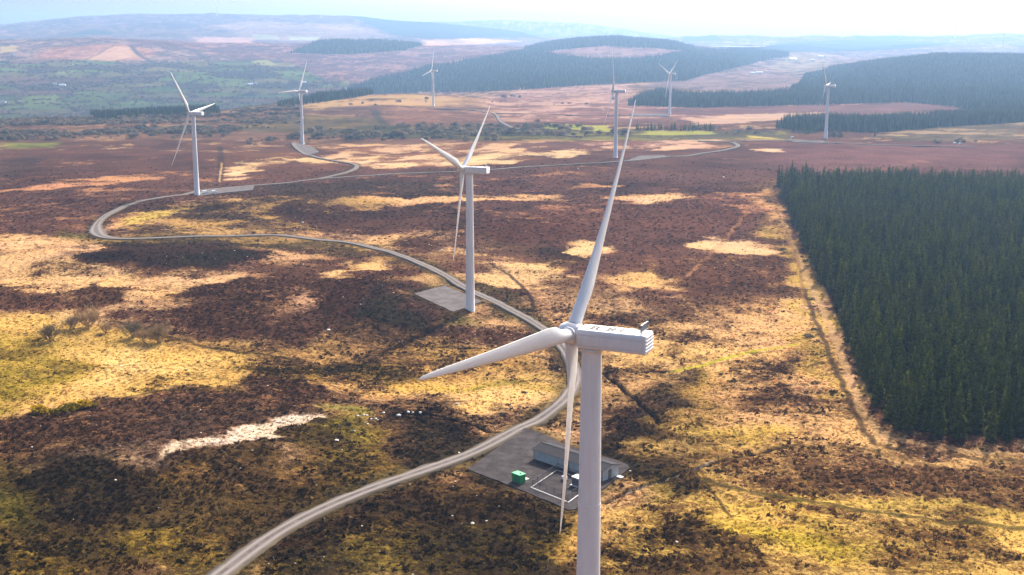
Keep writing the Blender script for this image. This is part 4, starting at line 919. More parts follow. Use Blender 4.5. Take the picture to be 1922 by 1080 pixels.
# ================================================================== conifers
def spruce_crown(seed, levels=17, per=7, wid=.15, fine=True):
    rg = random.Random(seed); vs_, fs = [], []
    def tri(*p): fs.append(tuple(range(len(vs_), len(vs_) + len(p)))); vs_.extend(p)
    lean = (rg.uniform(-.02, .02), rg.uniform(-.02, .02)); thin_ = rg.uniform(.3, .8); gap = rg.uniform(0, 6.28)
    for L_ in range(levels):
        t = (L_ + .3) / levels; z = .06 + .92 * t
        r = wid * ((1 - t) ** .8) * (.86 + .14 * math.sin(3 + seed)) + .008
        if t < .12: r *= .75 + t * 2
        if abs(t - thin_) < .07: r *= .78
        k_ = max(4, int(per * (1 - .45 * t))); a0 = rg.uniform(0, 6.28)
        for k in range(k_):
            a = a0 + 6.283 * (k + rg.uniform(-.3, .3)) / k_; rr = r * rg.uniform(.6, 1.28) * (1 + .16 * math.cos(a - gap))
            c, s = math.cos(a), math.sin(a); zz = z + rg.uniform(-.012, .012)
            lift = .22 * rr * (1.4 * t - .25); droop = -.28 * rr * (1 - t)
            hw = rr * rg.uniform(.24, .38) + .004
            def P(d, side, dz): return (lean[0] * z + c * d - s * side, lean[1] * z + s * d + c * side, zz + dz)
            b0 = P(0, 0, .028); mL, mR = P(rr * .55, hw, lift * .4 - .012), P(rr * .55, -hw, lift * .4 - .012)
            mid = P(rr * .6, 0, lift + .02); tip = P(rr, 0, lift + droop)
            tri(b0, mR, mid); tri(b0, mid, mL); tri(mid, mR, tip); tri(mid, tip, mL)
            if fine:
                for sg in (-1, 1):
                    q0 = P(rr * .35, 0, lift * .4 + .012); q1 = P(rr * .62, sg * hw * 1.5, lift * .2 - .02); q2 = P(rr * .78, sg * hw * .5, lift * .6 - .004); tri(q0, q1, q2)
    n_ = 7
    for k in range(n_):                                         # dense inner foliage
        a, a2 = 6.283 * k / n_, 6.283 * (k + 1) / n_; R1 = wid * .5
        tri((math.cos(a) * R1, math.sin(a) * R1, .05), (math.cos(a2) * R1, math.sin(a2) * R1, .05), (0, 0, .93))
    tri((-.006, 0, .95), (.006, 0, .95), (0, 0, 1.03)); tri((0, -.006, .95), (0, .006, .95), (0, 0, 1.03))
    return vs_, fs
def foliage_mat(name, lo, hi, coords_scale=1.2, thin=.5):
    mt, n, b = newmat(name)
    oi = N(n, 'ShaderNodeObjectInfo'); geo = N(n, 'ShaderNodeNewGeometry')
    f = noise(n, geo.outputs['Position'], coords_scale, 3, .6)
    c = mixc(n, maprange(n, f, .32, .68), lo, hi)
    c = mixc(n, 1., c, mixc(n, oi.outputs['Random'], (.5, .6, .6), (1.45, 1.35, 1.1)), 'MULTIPLY')
    n.links.new(c, b.inputs['Base Color']); b.inputs['Roughness'].default_value = 1.; b.inputs['Specular IOR Level'].default_value = 0.
    if thin:
        tr = N(n, 'ShaderNodeBsdfTranslucent'); n.links.new(c, tr.inputs[0]); mx = N(n, 'ShaderNodeMixShader'); mx.inputs[0].default_value = thin
        n.links.new(b.outputs[0], mx.inputs[1]); n.links.new(tr.outputs[0], mx.inputs[2]); n.links.new(mx.outputs[0], [q for q in n.nodes if q.type == 'OUTPUT_MATERIAL'][0].inputs[0])
    return mt
M_SPR = foliage_mat('spruce_needles', (.046, .064, .012), (.165, .19, .03)); M_BARK = simple('spruce_bark', (.07, .05, .035), .9)
M_FARW = foliage_mat('far_spruce_needles', (.04, .065, .03), (.075, .105, .04), .05)
LIB = {}
def lib(name, v_, f_, mat):
    me = bpy.data.meshes.new(name); me.from_pydata(v_, [], f_); me.materials.append(mat); me.update()
    return me
SPR = [lib('spruce_crown_mesh', *spruce_crown(s, 15, 8, .155 + .012 * (s % 3)), M_SPR) for s in range(7)]
SPR_LO = [lib('far_spruce_mesh', *spruce_crown(50 + s, 7, 5, .19, False), M_FARW) for s in range(4)]
def trunk_mesh():
    v_, f_ = lathe([(.014, -.03), (.012, .2), (.008, .6), (.002, .96)], 7); return v_, f_
TRK = lib('spruce_trunk_mesh', *trunk_mesh(), M_BARK)
def scatter(name, pts, scl, rot, meshes, colour=None):
    """one 'stuff' object: points carrying instances picked from meshes"""
    holder = bpy.data.collections.new(name + '_source')
    for i, me in enumerate(meshes):
        o = bpy.data.objects.new('%s_source_%02d' % (name, i), me); holder.objects.link(o)
    me = bpy.data.meshes.new(name); me.vertices.add(len(pts)); me.vertices.foreach_set('co', np.ascontiguousarray(pts, np.float32).ravel())
    def at(nm, arr, typ, key):
        a = me.attributes.new(nm, typ, 'POINT'); a.data.foreach_set(key, np.ascontiguousarray(arr).ravel())
    at('scl', np.asarray(scl, np.float32), 'FLOAT_VECTOR', 'vector'); at('rot', np.asarray(rot, np.float32), 'FLOAT_VECTOR', 'vector')
    at('pick', RNG.integers(0, len(meshes), len(pts)).astype(np.int32), 'INT', 'value')
    if colour is not None: put_attr(me, 'cover_colour', colour, 'FLOAT_COLOR')
    o = bpy.data.objects.new(name, me); COL.objects.link(o); o['kind'] = 'stuff'
    g = bpy.data.node_groups.new(name + '_nodes', 'GeometryNodeTree')
    g.interface.new_socket('Geometry', in_out='INPUT', socket_type='NodeSocketGeometry'); g.interface.new_socket('Geometry', in_out='OUTPUT', socket_type='NodeSocketGeometry')
    gi, go = g.nodes.new('NodeGroupInput'), g.nodes.new('NodeGroupOutput')
    ci = g.nodes.new('GeometryNodeCollectionInfo'); ci.inputs['Collection'].default_value = holder; ci.inputs['Separate Children'].default_value = True; ci.inputs['Reset Children'].default_value = True
    ip = g.nodes.new('GeometryNodeInstanceOnPoints'); ip.inputs['Pick Instance'].default_value = True
    def na(nm, typ):
        q = g.nodes.new('GeometryNodeInputNamedAttribute'); q.data_type = typ; q.inputs['Name'].default_value = nm; return q.outputs[0]
    l = g.links.new
    l(gi.outputs[0], ip.inputs['Points']); l(ci.outputs[0], ip.inputs['Instance']); l(na('pick', 'INT'), ip.inputs['Instance Index'])
    l(na('scl', 'FLOAT_VECTOR'), ip.inputs['Scale'])
    er = g.nodes.new('FunctionNodeEulerToRotation'); l(na('rot', 'FLOAT_VECTOR'), er.inputs[0]); l(er.outputs[0], ip.inputs['Rotation'])
    l(ip.outputs[0], go.inputs[0])
    md = o.modifiers.new('scatter', 'NODES'); md.node_group = g
    return o
def jitter_grid(x0, x1, y0, y1, sp):
    X, Y = np.meshgrid(np.arange(x0, x1, sp), np.arange(y0, y1, sp)); X = X.ravel(); Y = Y.ravel()
    return X + RNG.uniform(-.42, .42, X.shape) * sp, Y + RNG.uniform(-.42, .42, X.shape) * sp
def in_photo_patch(px_poly, yr, sp, xr=.47, tree_h=0, edge=0.):
    P = np.array(px_poly, float)
    X, Y = jitter_grid(-xr * yr[1], xr * yr[1], yr[0], yr[1], sp)
    smin, smax = rays(P[:, 0].min() - 30, 150)[0], rays(P[:, 0].max() + 30, 150)[0]
    k = (X / Y > smin) & (X / Y < smax); X, Y = X[k], Y[k]
    Z = h(X, Y); U, V = project(X, Y, Z)
    wb = fbm(X / 60, Y / 60, 202, 3)
    k = poly_sd(U + wb * 14 * F_PX / Y * .3, (V + wb * 1.5) * 3, P * (1, 3)) < edge
    return X[k], Y[k], Z[k]
# ---- the near plantation
edge_px = [(1456, 349), (1489, 430), (1530, 512), (1572, 600), (1606, 690), (1636, 768), (1662, 804), (1740, 823), (1830, 830), (1960, 838), (2140, 848)]
E1 = ground_at([p[0] for p in edge_px], [p[1] for p in edge_px])[:, :2]
PLANT = np.vstack([E1, [[.56 * 775, 775.]], [[E1[0, 0], 778.]]])
X, Y = jitter_grid(PLANT[:, 0].min(), PLANT[:, 0].max(), PLANT[:, 1].min(), PLANT[:, 1].max(), 3.75)
sd_ = poly_sd(X, Y, PLANT); k = sd_ < -.4 + RNG.uniform(-1.6, .8, len(X)); k &= RNG.random(len(X)) > .06 * (fbm(X / 14, Y / 14, 215, 2) > .12) * 6; X, Y, sd_ = X[k], Y[k], sd_[k]
Z = hz(X, Y); U, V = project(X, Y, Z)
Ht = 13.2 * (1 + fbm(X / 30, Y / 30, 210, 3) * .35) * RNG.uniform(.74, 1.14, len(X)) * np.where(RNG.random(len(X)) < .08, 1.14, 1); Ht *= np.where(RNG.random(len(X)) < .06, RNG.uniform(.6, .85, len(X)), 1); Ht *= np.where(sd_ > -4, .93, 1)
Wd = Ht * RNG.uniform(.8, 1.4, len(X)); Wd *= np.where(sd_ > -3, 1.18, 1)
RZ = RNG.uniform(0, 6.28, len(X))
vis = np.nonzero((U < 1926) & (V < 1000))[0]
d3 = Y[vis] - 25 * (sd_[vis] > -4)                              # nearest to the camera and on the open edges first
pickT = vis[np.argsort(d3)[:290]]
rest = np.ones(len(X), bool); rest[pickT] = False
ky = rest
scatter('spruce_plantation', np.stack([X, Y, Z], -1)[ky], np.stack([Wd, Wd, Ht], -1)[ky], np.stack([RNG.uniform(-.06, .06, len(X)), RNG.uniform(-.06, .06, len(X)), RZ], -1)[ky], SPR)
for i in pickT:
    front = Y[i] < 285 + .0 * X[i] and sd_[i] > -5; left_ = sd_[i] > -5 and not front
    lab = 'dark spruce in the shaded front row of the near plantation' if front else ('dark spruce on the left open edge of the near plantation' if left_ else 'dark green spruce packed in the near corner of the plantation')
    size_ = 'tall ' if Ht[i] > 12.6 else ('short ' if Ht[i] < 9.6 else '')
    t = thing('spruce_tree', size_ + lab, 'tree', (X[i], Y[i], Z[i]), RZ[i], 'spruces at the near edge of the plantation')
    c = bpy.data.objects.new('crown', SPR[i % len(SPR)]); COL.objects.link(c); c.parent = t; c.scale = (Wd[i], Wd[i], Ht[i])
    q = bpy.data.objects.new('trunk', TRK); COL.objects.link(q); q.parent = t; q.scale = (Ht[i],) * 3
# ---- far woods, one stuff object each
FARW = [
 ('hillside_forest', [(1178, 199), (1300, 203), (1420, 200), (1500, 198), (1600, 195), (1700, 193), (1790, 201), (1850, 214), (1960, 224), (1960, 100), (1922, 107), (1750, 106), (1640, 118), (1560, 131), (1512, 142), (1502, 160), (1482, 174), (1400, 180), (1300, 180), (1235, 176), (1200, 184)], (1500, 3300), 5.2, 12.5),
 ('forest_strip', [(1457, 241), (1500, 245), (1560, 247), (1645, 250), (1740, 242), (1830, 235), (1960, 228), (1960, 210), (1880, 212), (1820, 216), (1740, 224), (1640, 227), (1560, 229), (1480, 234)], (1150, 1900), 3.6, 12.0),
 ('valley_side_forest', [(640, 172), (700, 152), (800, 129), (900, 112), (985, 97), (1060, 107), (1110, 112), (1200, 112), (1250, 107), (1300, 94), (1400, 95), (1475, 98), (1482, 106), (1440, 113), (1330, 140), (1290, 152), (1200, 156), (1100, 161), (1000, 168), (900, 173), (800, 174), (700, 178)], (2450, 4650), 7.5, 14.),
 ('hilltop_forest', [(983, 93), (1030, 84), (1090, 76), (1160, 73), (1250, 80), (1305, 90), (1240, 99), (1180, 91), (1100, 93), (1060, 99), (1000, 102)], (4000, 4750), 8., 16.),
 ('crest_forest', [(545, 100), (575, 90), (600, 80), (700, 78), (792, 86), (760, 95), (680, 101), (630, 103)], (4000, 4850), 8., 16.),
 ('valley_forest', [(170, 222), (240, 214), (300, 207), (345, 204), (400, 208), (420, 217), (340, 221), (250, 221), (190, 226)], (1400, 2600), 6., 12.),
 ('knoll_forest', [(520, 200), (600, 184), (700, 170), (700, 178), (620, 190), (540, 203)], (1500, 3000), 6., 12.)]
for nm, poly, yr, sp_, hh_ in FARW:
    X, Y, Z = in_photo_patch(poly, yr, sp_)
    if not len(X): continue
    s_ = hh_ * RNG.uniform(.75, 1.15, len(X)) * (1 + fbm(X / 50, Y / 50, 220, 2) * .3); wd_ = s_ * (sp_ / 6.2 if sp_ > 6 else 1.) * RNG.uniform(.9, 1.3, len(X))
    scatter(nm, np.stack([X, Y, Z - .3], -1), np.stack([wd_, wd_, s_], -1), np.stack([0 * X, 0 * X, RNG.uniform(0, 6.28, len(X))], -1), SPR_LO)
# ---- single far conifers one can tell apart
CQ = []
def conifer(u, v, hh_, lab, grp): CQ.append((u, v, hh_, lab, grp))
def plant_conifer(p, hh_, lab, grp):
    t = thing('conifer', lab, 'tree', p, random.uniform(0, 6), grp)
    c = bpy.data.objects.new('crown', SPR[random.randrange(7)]); COL.objects.link(c); c.parent = t; w_ = hh_ * random.uniform(1.2, 1.7); c.scale = (w_, w_, hh_)
    q = bpy.data.objects.new('trunk', TRK); COL.objects.link(q); q.parent = t; q.scale = (hh_,) * 3
for i in range(34):
    conifer(1196 + i * 4.3 + random.uniform(-2, 2), 244.5 + random.uniform(-1.5, 2.2), random.uniform(5, 9.5), 'dark conifer in the broken row behind the lime green fields', 'conifers in the row behind the green fields')
for i in range(13): conifer(1486 + i * 3.9, 251 + random.uniform(-1.5, 1.5), random.uniform(5, 8), 'small conifer in the clump left of the rightmost large turbine', 'conifers left of the rightmost turbine')
for i in range(9): conifer(1556 + i * 3., 258 + random.uniform(-2, 1.5), random.uniform(5, 8), 'small conifer in the clump just right of the rightmost large turbine', 'conifers right of the rightmost turbine')
conifer(1642, 257, 7, 'lone dark conifer on the pale heath in front of the forest strip', None)
for u, v in [(1780, 226), (1800, 230), (1822, 224), (1845, 226), (1860, 222), (1890, 224), (1905, 228), (1750, 232), (1716, 240), (1880, 218), (1915, 219)]:
    conifer(u + random.uniform(-3, 3), v + random.uniform(-1, 1), random.uniform(3.5, 6), 'young conifer scattered on the pale slope at the right', 'young conifers on the pale slope')
CP = ground_at([q[0] for q in CQ], [q[1] for q in CQ])
for p, q in zip(CP, CQ): plant_conifer(Vector(p), *q[2:])
# ================================================================== leafless bushes and scrub
def bush_mesh(seed, n_=240, flat_=.8):
    rg = random.Random(seed); vs_, fs = [], []
    lobes = [(rg.uniform(-.28, .28), rg.uniform(-.28, .28), rg.uniform(.3, .62), rg.uniform(.26, .44)) for _ in range(6)]
    for _ in range(n_):
        lx, ly, lz, lr = rg.choice(lobes); a, b_ = rg.uniform(0, 6.28), math.asin(rg.uniform(-.7, 1)); r = lr * rg.uniform(.6, 1.08)
        c = Vector((lx + r * math.cos(a) * math.cos(b_), ly + r * math.sin(a) * math.cos(b_), max(.03, (lz + r * math.sin(b_)) * flat_)))
        n1_ = Vector((rg.gauss(0, 1), rg.gauss(0, 1), rg.gauss(0, 1))).normalized(); n2_ = n1_.orthogonal(); s = rg.uniform(.05, .11); k0 = len(vs_)
        vs_ += [tuple(c + n1_ * s), tuple(c - n1_ * s * .6 + n2_ * s * .8), tuple(c - n1_ * s * .6 - n2_ * s * .8)]; fs.append((k0, k0 + 1, k0 + 2))
    return vs_, fs
def twig_mesh(seed):
    """leafless willow bush: stems from the ground splitting into fine twigs"""
    rg = random.Random(seed); vs_, fs = [], []
    def stick(a, b_, r0, r1):
        d = (b_ - a).normalized(); o1 = d.orthogonal().normalized(); o2 = d.cross(o1); k0 = len(vs_)
        for p, r in ((a, r0), (b_, r1)):
            for q in range(3): an = 2.094 * q; vs_.append(tuple(p + o1 * r * math.cos(an) + o2 * r * math.sin(an)))
        for q in range(3): fs.append((k0 + q, k0 + (q + 1) % 3, k0 + 3 + (q + 1) % 3, k0 + 3 + q))
    def grow(p, d, ln, r, lvl):
        e = p + d * ln; stick(p, e, r, r * .6)
        if lvl == 0: return
        for _ in range(5 if lvl > 1 else 6):
            nd = (d + Vector((rg.gauss(0, .45), rg.gauss(0, .45), rg.gauss(.1, .3)))).normalized(); grow(p.lerp(e, rg.uniform(.45, 1)), nd, ln * rg.uniform(.5, .8), r * .55, lvl - 1)
    for k in range(16):
        a = rg.uniform(0, 6.28); t = rg.uniform(.25, .95); grow(Vector((rg.uniform(-.08, .08), rg.uniform(-.08, .08), 0)), Vector((math.cos(a) * t, math.sin(a) * t, 1)).normalized(), rg.uniform(.3, .45), .012, 3)
    return vs_, fs
M_SCRUB = foliage_mat('leafless_scrub', (.09, .072, .06), (.18, .145, .115), .3); M_TWIG = foliage_mat('willow_twigs', (.3, .235, .175), (.55, .45, .34), .8); M_GORSE = foliage_mat('gorse', (.05, .055, .012), (.62, .4, .012), 1.1)
BUSH = [lib('scrub_mesh', *bush_mesh(s), M_SCRUB) for s in range(5)]; TWIG = [lib('willow_mesh', *twig_mesh(s), M_TWIG) for s in range(3)]
GORSE = [lib('gorse_mesh', *bush_mesh(90 + s, 420, .75), M_GORSE) for s in range(2)]
def bush(name, me, u, v, s, lab, cat, grp=None, zs=1., p=None):
    p = G1(u, v) if p is None else p; o = bpy.data.objects.new(name, me); COL.objects.link(o); o.location = p - Vector((0, 0, .05 * s)); o.scale = (s, s, s * zs); o.rotation_euler = (0, 0, random.uniform(0, 6.28)); return tag(o, lab, cat, grp)
WIL = [(95, 637, 4.6, 'leafless grey willow bush, leftmost in the pasture'), (132, 614, 3.8, 'low leafless willow bush second from the left in the pasture'), (166, 610, 5.4, 'largest leafless willow bush in the pasture on the left'), (199, 622, 2.9, 'lowest small leafless bush between the two willow groups'),
       (248, 629, 4.6, 'leafless willow bush with an upright twig spray in the right group'), (271, 638, 3.6, 'low leafless bush between the two right willows'), (300, 640, 5.0, 'round leafless willow bush, rightmost in the pasture')]
for i, (u, v, s, lab) in enumerate(WIL): bush('willow_bush', TWIG[i % 3], u, v + 4, s * 1.75, lab, 'bush', 'leafless willow bushes in the pasture')
for u, v, s, lab in [(66, 775, 3.4, 'yellow flowering gorse bush at the left end of the field bank'), (88, 775, 2.0, 'low dark gorse bush left of the middle of the field bank'), (104, 773, 2.0, 'low dark gorse bush in the middle of the field bank'), (128, 768, 3.2, 'wide gorse bush with yellow flowers on the field bank'), (152, 763, 3.2, 'yellow topped gorse bush at the right end of the row'), (170, 763, 1.8, 'small dark gorse bush right of the flowering ones')]:
    bush('gorse_bush', GORSE[0], u, v + 2, s * 1.4, lab, 'bush', 'gorse bushes on the field bank', .7)
for u, v, s, lab in [(1530, 622, 2.6, 'green shrub on the ride, upper of two beside the plantation'), (1518, 634, 3.0, 'round green shrub on the ride beside the plantation'), (1470, 470, 2.6, 'small shrub on the ride along the plantation, high up'), (1512, 492, 2.8, 'shrub by the wet ditch along the plantation'), (941, 780, 1.6, 'small dark bush in the straw grass left of the track'), (983, 739, 1.5, 'small dark bush near the track bend')]:
    bush('shrub', BUSH[2], u, v, s, lab, 'bush', None, .7)
HB = [(0, 262, 420, 256, 30), (465, 268, 560, 262, 16), (580, 262, 800, 258, 26), (700, 258, 960, 262, 22), (960, 252, 1090, 258, 12), (985, 236, 1085, 238, 14), (560, 250, 720, 243, 14), (720, 240, 900, 240, 12), (1090, 250, 1190, 256, 10), (400, 244, 560, 232, 16), (1300, 240, 1345, 244, 9), (1350, 250, 1420, 247, 7), (640, 196, 800, 192, 8), (900, 190, 1000, 182, 10), (1040, 196, 1180, 192, 8), (1760, 266, 1830, 268, 7)]
HP = []
for a0, b0, a1, b1, n_ in HB:
    for i in range(n_):
        t = min(1, max(0, (i + random.gauss(.5, 1.6)) / n_)); HP.append((a0 + (a1 - a0) * t, b0 + (b1 - b0) * t + random.gauss(0, 2.6)))
HG = ground_at([q[0] for q in HP], [q[1] for q in HP])
for nb, (u, v) in enumerate(HP):
    bush('hedge_bush', BUSH[nb % 5], u, v, random.choice((2.5, 4, 5, 6.5, 9)) * random.uniform(.8, 1.25), 'leafless grey bush in the hedge lines of the middle distance', 'bush', 'bushes in the hedge lines', random.uniform(.7, 1.), Vector(HG[nb]))
# scrub of the valley: nobody could count it
X, Y = jitter_grid(-.5 * 3600, 160, 1180, 3650, 7.)
Z = h(X, Y); U, V = project(X, Y, Z)
k = (U > -60) & (U < 1200) & (V > 112) & (V < 268); X, Y, Z, U, V = X[k], Y[k], Z[k], U[k], V[k]
who, bd = cells(X, Y); inval = (poly_sd(U, V * 3, np.array(VZ, float) * (1, 3)) < 0) & (Y > 1950)
belt = poly_sd(U, V * 3, np.array([(-80, 226), (260, 222), (420, 212), (560, 200), (565, 222), (470, 244), (420, 256), (200, 262), (-80, 267)], float) * (1, 3)) < 0
clump = fbm(X / 60, Y / 60, 311, 3)
keep = inval & ((bd < 6) & (RNG.random(len(X)) < .62) | (SKIND[who] > .9) & (RNG.random(len(X)) < .55) | (RNG.random(len(X)) < .02))
belt2 = poly_sd(U, V * 3, np.array([(560, 253), (700, 238), (960, 238), (1090, 240), (1190, 250), (1090, 261), (900, 265), (560, 264)], float) * (1, 3)) < 0
streak = fbm(X / 130, Y / 38, 313, 3)
keep |= belt & (streak > .03) & (RNG.random(len(X)) < .7) | belt2 & (streak > .15) & (RNG.random(len(X)) < .5)
X, Y, Z = X[keep], Y[keep], Z[keep]
s_ = RNG.uniform(3.5, 7.5, len(X)); scatter('valley_scrub', np.stack([X, Y, Z - .2], -1), np.stack([s_ * 1.2, s_ * 1.2, s_], -1), np.stack([0 * X, 0 * X, RNG.uniform(0, 6.28, len(X))], -1), BUSH)

# ---- tussocks
X, Y = jitter_grid(-.5 * 580, .5 * 580, 184, 580, .95)
k = (np.abs(X / Y) < .49) & (RNG.random(len(X)) < .8 - (Y - 196) / 480.); X, Y = X[k], Y[k]
away = np.full(len(X), 1e9)
for _, P, wd in ROADS: away = np.minimum(away, line_dist(X, Y, P[P[:, 1] < 560], 6) - wd / 2)
for P in PADS.values(): away = np.minimum(away, poly_sd(X, Y, P))
for P, wd in DRAINS: away = np.minimum(away, line_dist(X, Y, P, 5) - wd * .9 + .7)
k = (away > .7) & (poly_sd(X, Y, PLANT) > .5); X, Y = X[k], Y[k]
# ground grid cell under each tussock
ri = np.clip(np.searchsorted(YR, Y), 1, nr - 1); wYr = np.maximum(Y, 0) + W0 * np.exp(-Y / 120.) + 20
ci_ = np.clip(np.searchsorted(SC_, X / wYr), 1, nc - 1); vi = ri * nc + ci_
hd = dens[vi]; pick_ = hd + fbm(X / 3.2, Y / 3.2, 401, 2) * .8 + RNG.uniform(-.12, .12, len(X)) > .6
colr = np.where(pick_[:, None], hcol[vi] * 1.12, gcol[vi] * 1.12) * RNG.uniform(.65, 1.45, (len(X), 1)) * (1 + RNG.uniform(-.1, .1, (len(X), 3)))
s_ = RNG.uniform(.5, 1.15, len(X)) * np.where(pick_, 1.15, .9); zt = s_ * np.where(pick_, .36, .28) * RNG.uniform(.7, 1.3, len(X))
mt, n, b = newmat('tussock'); at_ = N(n, 'ShaderNodeAttribute', attribute_name='cover_colour', attribute_type='INSTANCER')
n.links.new(at_.outputs['Color'], b.inputs['Base Color']); b.inputs['Roughness'].default_value = 1.; b.inputs['Specular IOR Level'].default_value = 0.
tr = N(n, 'ShaderNodeBsdfTranslucent'); n.links.new(at_.outputs['Color'], tr.inputs[0]); mx = N(n, 'ShaderNodeMixShader'); mx.inputs[0].default_value = .4
n.links.new(b.outputs[0], mx.inputs[1]); n.links.new(tr.outputs[0], mx.inputs[2]); n.links.new(mx.outputs[0], [q for q in n.nodes if q.type == 'OUTPUT_MATERIAL'][0].inputs[0])
X0, Y0, vi0, s0, z0_, c0_ = X, Y, vi, s_, zt, colr
X, Y = jitter_grid(-.47 * 1050, .47 * 1050, 540, 1050, 2.3)
k = (np.abs(X / Y) < .47) & (RNG.random(len(X)) < sstep(500, 600, Y) * (1 - sstep(640, 960, Y)) * .55); X, Y = X[k], Y[k]
away = np.full(len(X), 1e9)
for _, P, wd in ROADS: away = np.minimum(away, line_dist(X, Y, P[P[:, 1] < 1150], 8) - wd / 2)
for P in PADS.values(): away = np.minimum(away, poly_sd(X, Y, P))
k = (away > 1.5) & (poly_sd(X, Y, PLANT) > 1); X, Y = X[k], Y[k]
ri = np.clip(np.searchsorted(YR, Y), 1, nr - 1); wYr = np.maximum(Y, 0) + W0 * np.exp(-Y / 120.) + 20
vi = ri * nc + np.clip(np.searchsorted(SC_, X / wYr), 1, nc - 1)
pick_ = dens[vi] + fbm(X / 7, Y / 7, 402, 2) * .8 + RNG.uniform(-.15, .15, len(X)) > .6
colr = np.where(pick_[:, None], hcol[vi] * 1.2, gcol[vi] * 1.15) * RNG.uniform(.65, 1.4, (len(X), 1))
s_ = RNG.uniform(1.0, 2.2, len(X)); zt = s_ * np.where(pick_, .22, .18) * RNG.uniform(.7, 1.3, len(X))
X, Y, vi, s_, zt, colr = np.r_[X0, X], np.r_[Y0, Y], np.r_[vi0, vi], np.r_[s0, s_], np.r_[z0_, zt], np.vstack([c0_, colr])
TUFT = [lib('tussock_mesh', *tuft_mesh(s, 9, 1., 1.), mt) for s in range(5)]
scatter('moor_grass_and_heather', np.stack([X, Y, gz2[vi] - .04], -1), np.stack([s_, s_, zt], -1), np.stack([0 * X, 0 * X, RNG.uniform(0, 6.28, len(X))], -1), TUFT, colr)
print('tussocks', len(X))
# ================================================================== vans, kiosks, stones, stakes
M_GLASS = simple('vehicle_glass', (.02, .025, .03), .12, spec=.6); M_TYRE = simple('tyre_rubber', (.02, .02, .02), .9); M_VAN = simple('white_vehicle_paint', (.8, .8, .8), .3, var=.03)
def make_van(loc, rz, label, estate=False, group='white vans parked under the left turbine'):
    t = thing('parked_car' if estate else 'parked_van', label, 'car' if estate else 'van', loc, rz, group)
    bm = bmesh.new()
    if estate: side = [(-1.8, .3), (1.85, .3), (1.9, .62), (1.75, .78), (.95, .86), (.45, 1.3), (-1.2, 1.32), (-1.75, .9), (-1.85, .6)]
    else: side = [(-2.0, .3), (2.05, .3), (2.1, .7), (1.95, .95), (1.35, 1.05), (.85, 1.72), (-1.9, 1.78), (-2.02, 1.6)]
    ws = .8
    a = [bm.verts.new((x, -ws * (1 if z < 1 else .92), z)) for x, z in side]; b2 = [bm.verts.new((x, ws * (1 if z < 1 else .92), z)) for x, z in side]
    bm.faces.new(a); bm.faces.new(b2[::-1])
    for i in range(len(side)): bm.faces.new((a[i], b2[i], b2[(i + 1) % len(side)], a[(i + 1) % len(side)]))
    bmesh.ops.recalc_face_normals(bm, faces=bm.faces); bmesh.ops.bevel(bm, geom=bm.edges[:], offset=.05, segments=2, affect='EDGES'); bm_obj('body', bm, M_VAN, t)
    bm = bmesh.new()
    p, q = ((.95, .86), (.45, 1.3)) if estate else ((1.35, 1.05), (.85, 1.72))
    dx, dz = q[0] - p[0], q[1] - p[1]; add_box(bm, (p[0] + dx / 2 + .012, 0, p[1] + dz / 2 + .012), (.03, 1.3, math.hypot(dx, dz) * .8), rot=Matrix.Rotation(math.atan2(dx, dz), 3, 'Y')); bm_obj('windscreen', bm, M_GLASS, t)
    for sy in (-1, 1):
        bm = bmesh.new(); add_box(bm, (.1 if estate else .55, sy * ws * .965, 1.05 if estate else 1.32), (1.5 if estate else .65, .06, .3)); bm_obj('side_window', bm, M_GLASS, t)
        for sx in (-1.2, 1.25):
            bm = bmesh.new(); add_bar(bm, (sx, sy * .66, .3), (sx, sy * .84, .3), .3, 16); wh = bm_obj('wheel', bm, M_TYRE, t)
            bm = bmesh.new(); add_bar(bm, (sx, sy * .83, .3), (sx, sy * .86, .3), .17, 12); bm_obj('rim', bm, M_WHITE, wh)
        bm = bmesh.new(); add_box(bm, ((1.86 if estate else 2.06), sy * .55, .62 if estate else .72), (.08, .26, .14)); bm_obj('headlight', bm, M_GLASS, t)
    return t
pa, pb = PADS['pad_A'][0], PADS['pad_A'][3]; da_ = math.atan2(pb[1] - pa[1], pb[0] - pa[0]); za = PADZ['pad_A'] + .26
def on_plane(u, v, z):
    s, tz = rays(u, v); Y = (z - HC) / tz; return Vector((float(s * Y), float(Y), z))
make_van(on_plane(386, 363.2, za), da_ - .1, 'white van parked nearer to the foot of the leftmost large turbine')
make_van(on_plane(402.5, 362.6, za), da_ + .05, 'white van parked further right on the gravel beside the leftmost large turbine')
for u, v, r, lab in [(1793, 270, .2, 'small white car on the far moor road at the right, left of two'), (1803, 271, .3, 'small white car on the far moor road at the right, right of two')]:
    make_van(G1(u, v), r, lab, True, 'white cars on the far road')
def kiosk(u, v, s, lab):
    p = G1(u, v); t = thing('kiosk', lab, 'kiosk', p, .4)
    bm = bmesh.new(); add_box(bm, (0, 0, s[2] / 2), s); bmesh.ops.bevel(bm, geom=bm.edges[:], offset=.04, segments=1, affect='EDGES'); bm_obj('body', bm, M_WHITE, t)
    bm = bmesh.new(); add_box(bm, (0, 0, s[2] + .06), (s[0] + .16, s[1] + .16, .12)); bm_obj('lid', bm, M_CONC, t)
    bm = bmesh.new(); add_box(bm, (0, -s[1] / 2 - .02, s[2] * .48), (s[0] * .7, .05, s[2] * .75)); bm_obj('door', bm, M_PANEL, t)
kiosk(857.5, 591.5, (.9, .6, .8), 'small white kiosk at the corner of the gravel pad beside the bend turbine')
kiosk(1487, 262, (2.2, 1.8, 2.6), 'pale square kiosk on the hardstanding left of the rightmost large turbine')
kiosk(369.8, 352.5, (1.5, 1.3, 2.2), 'white kiosk just behind the tower of the leftmost large turbine')
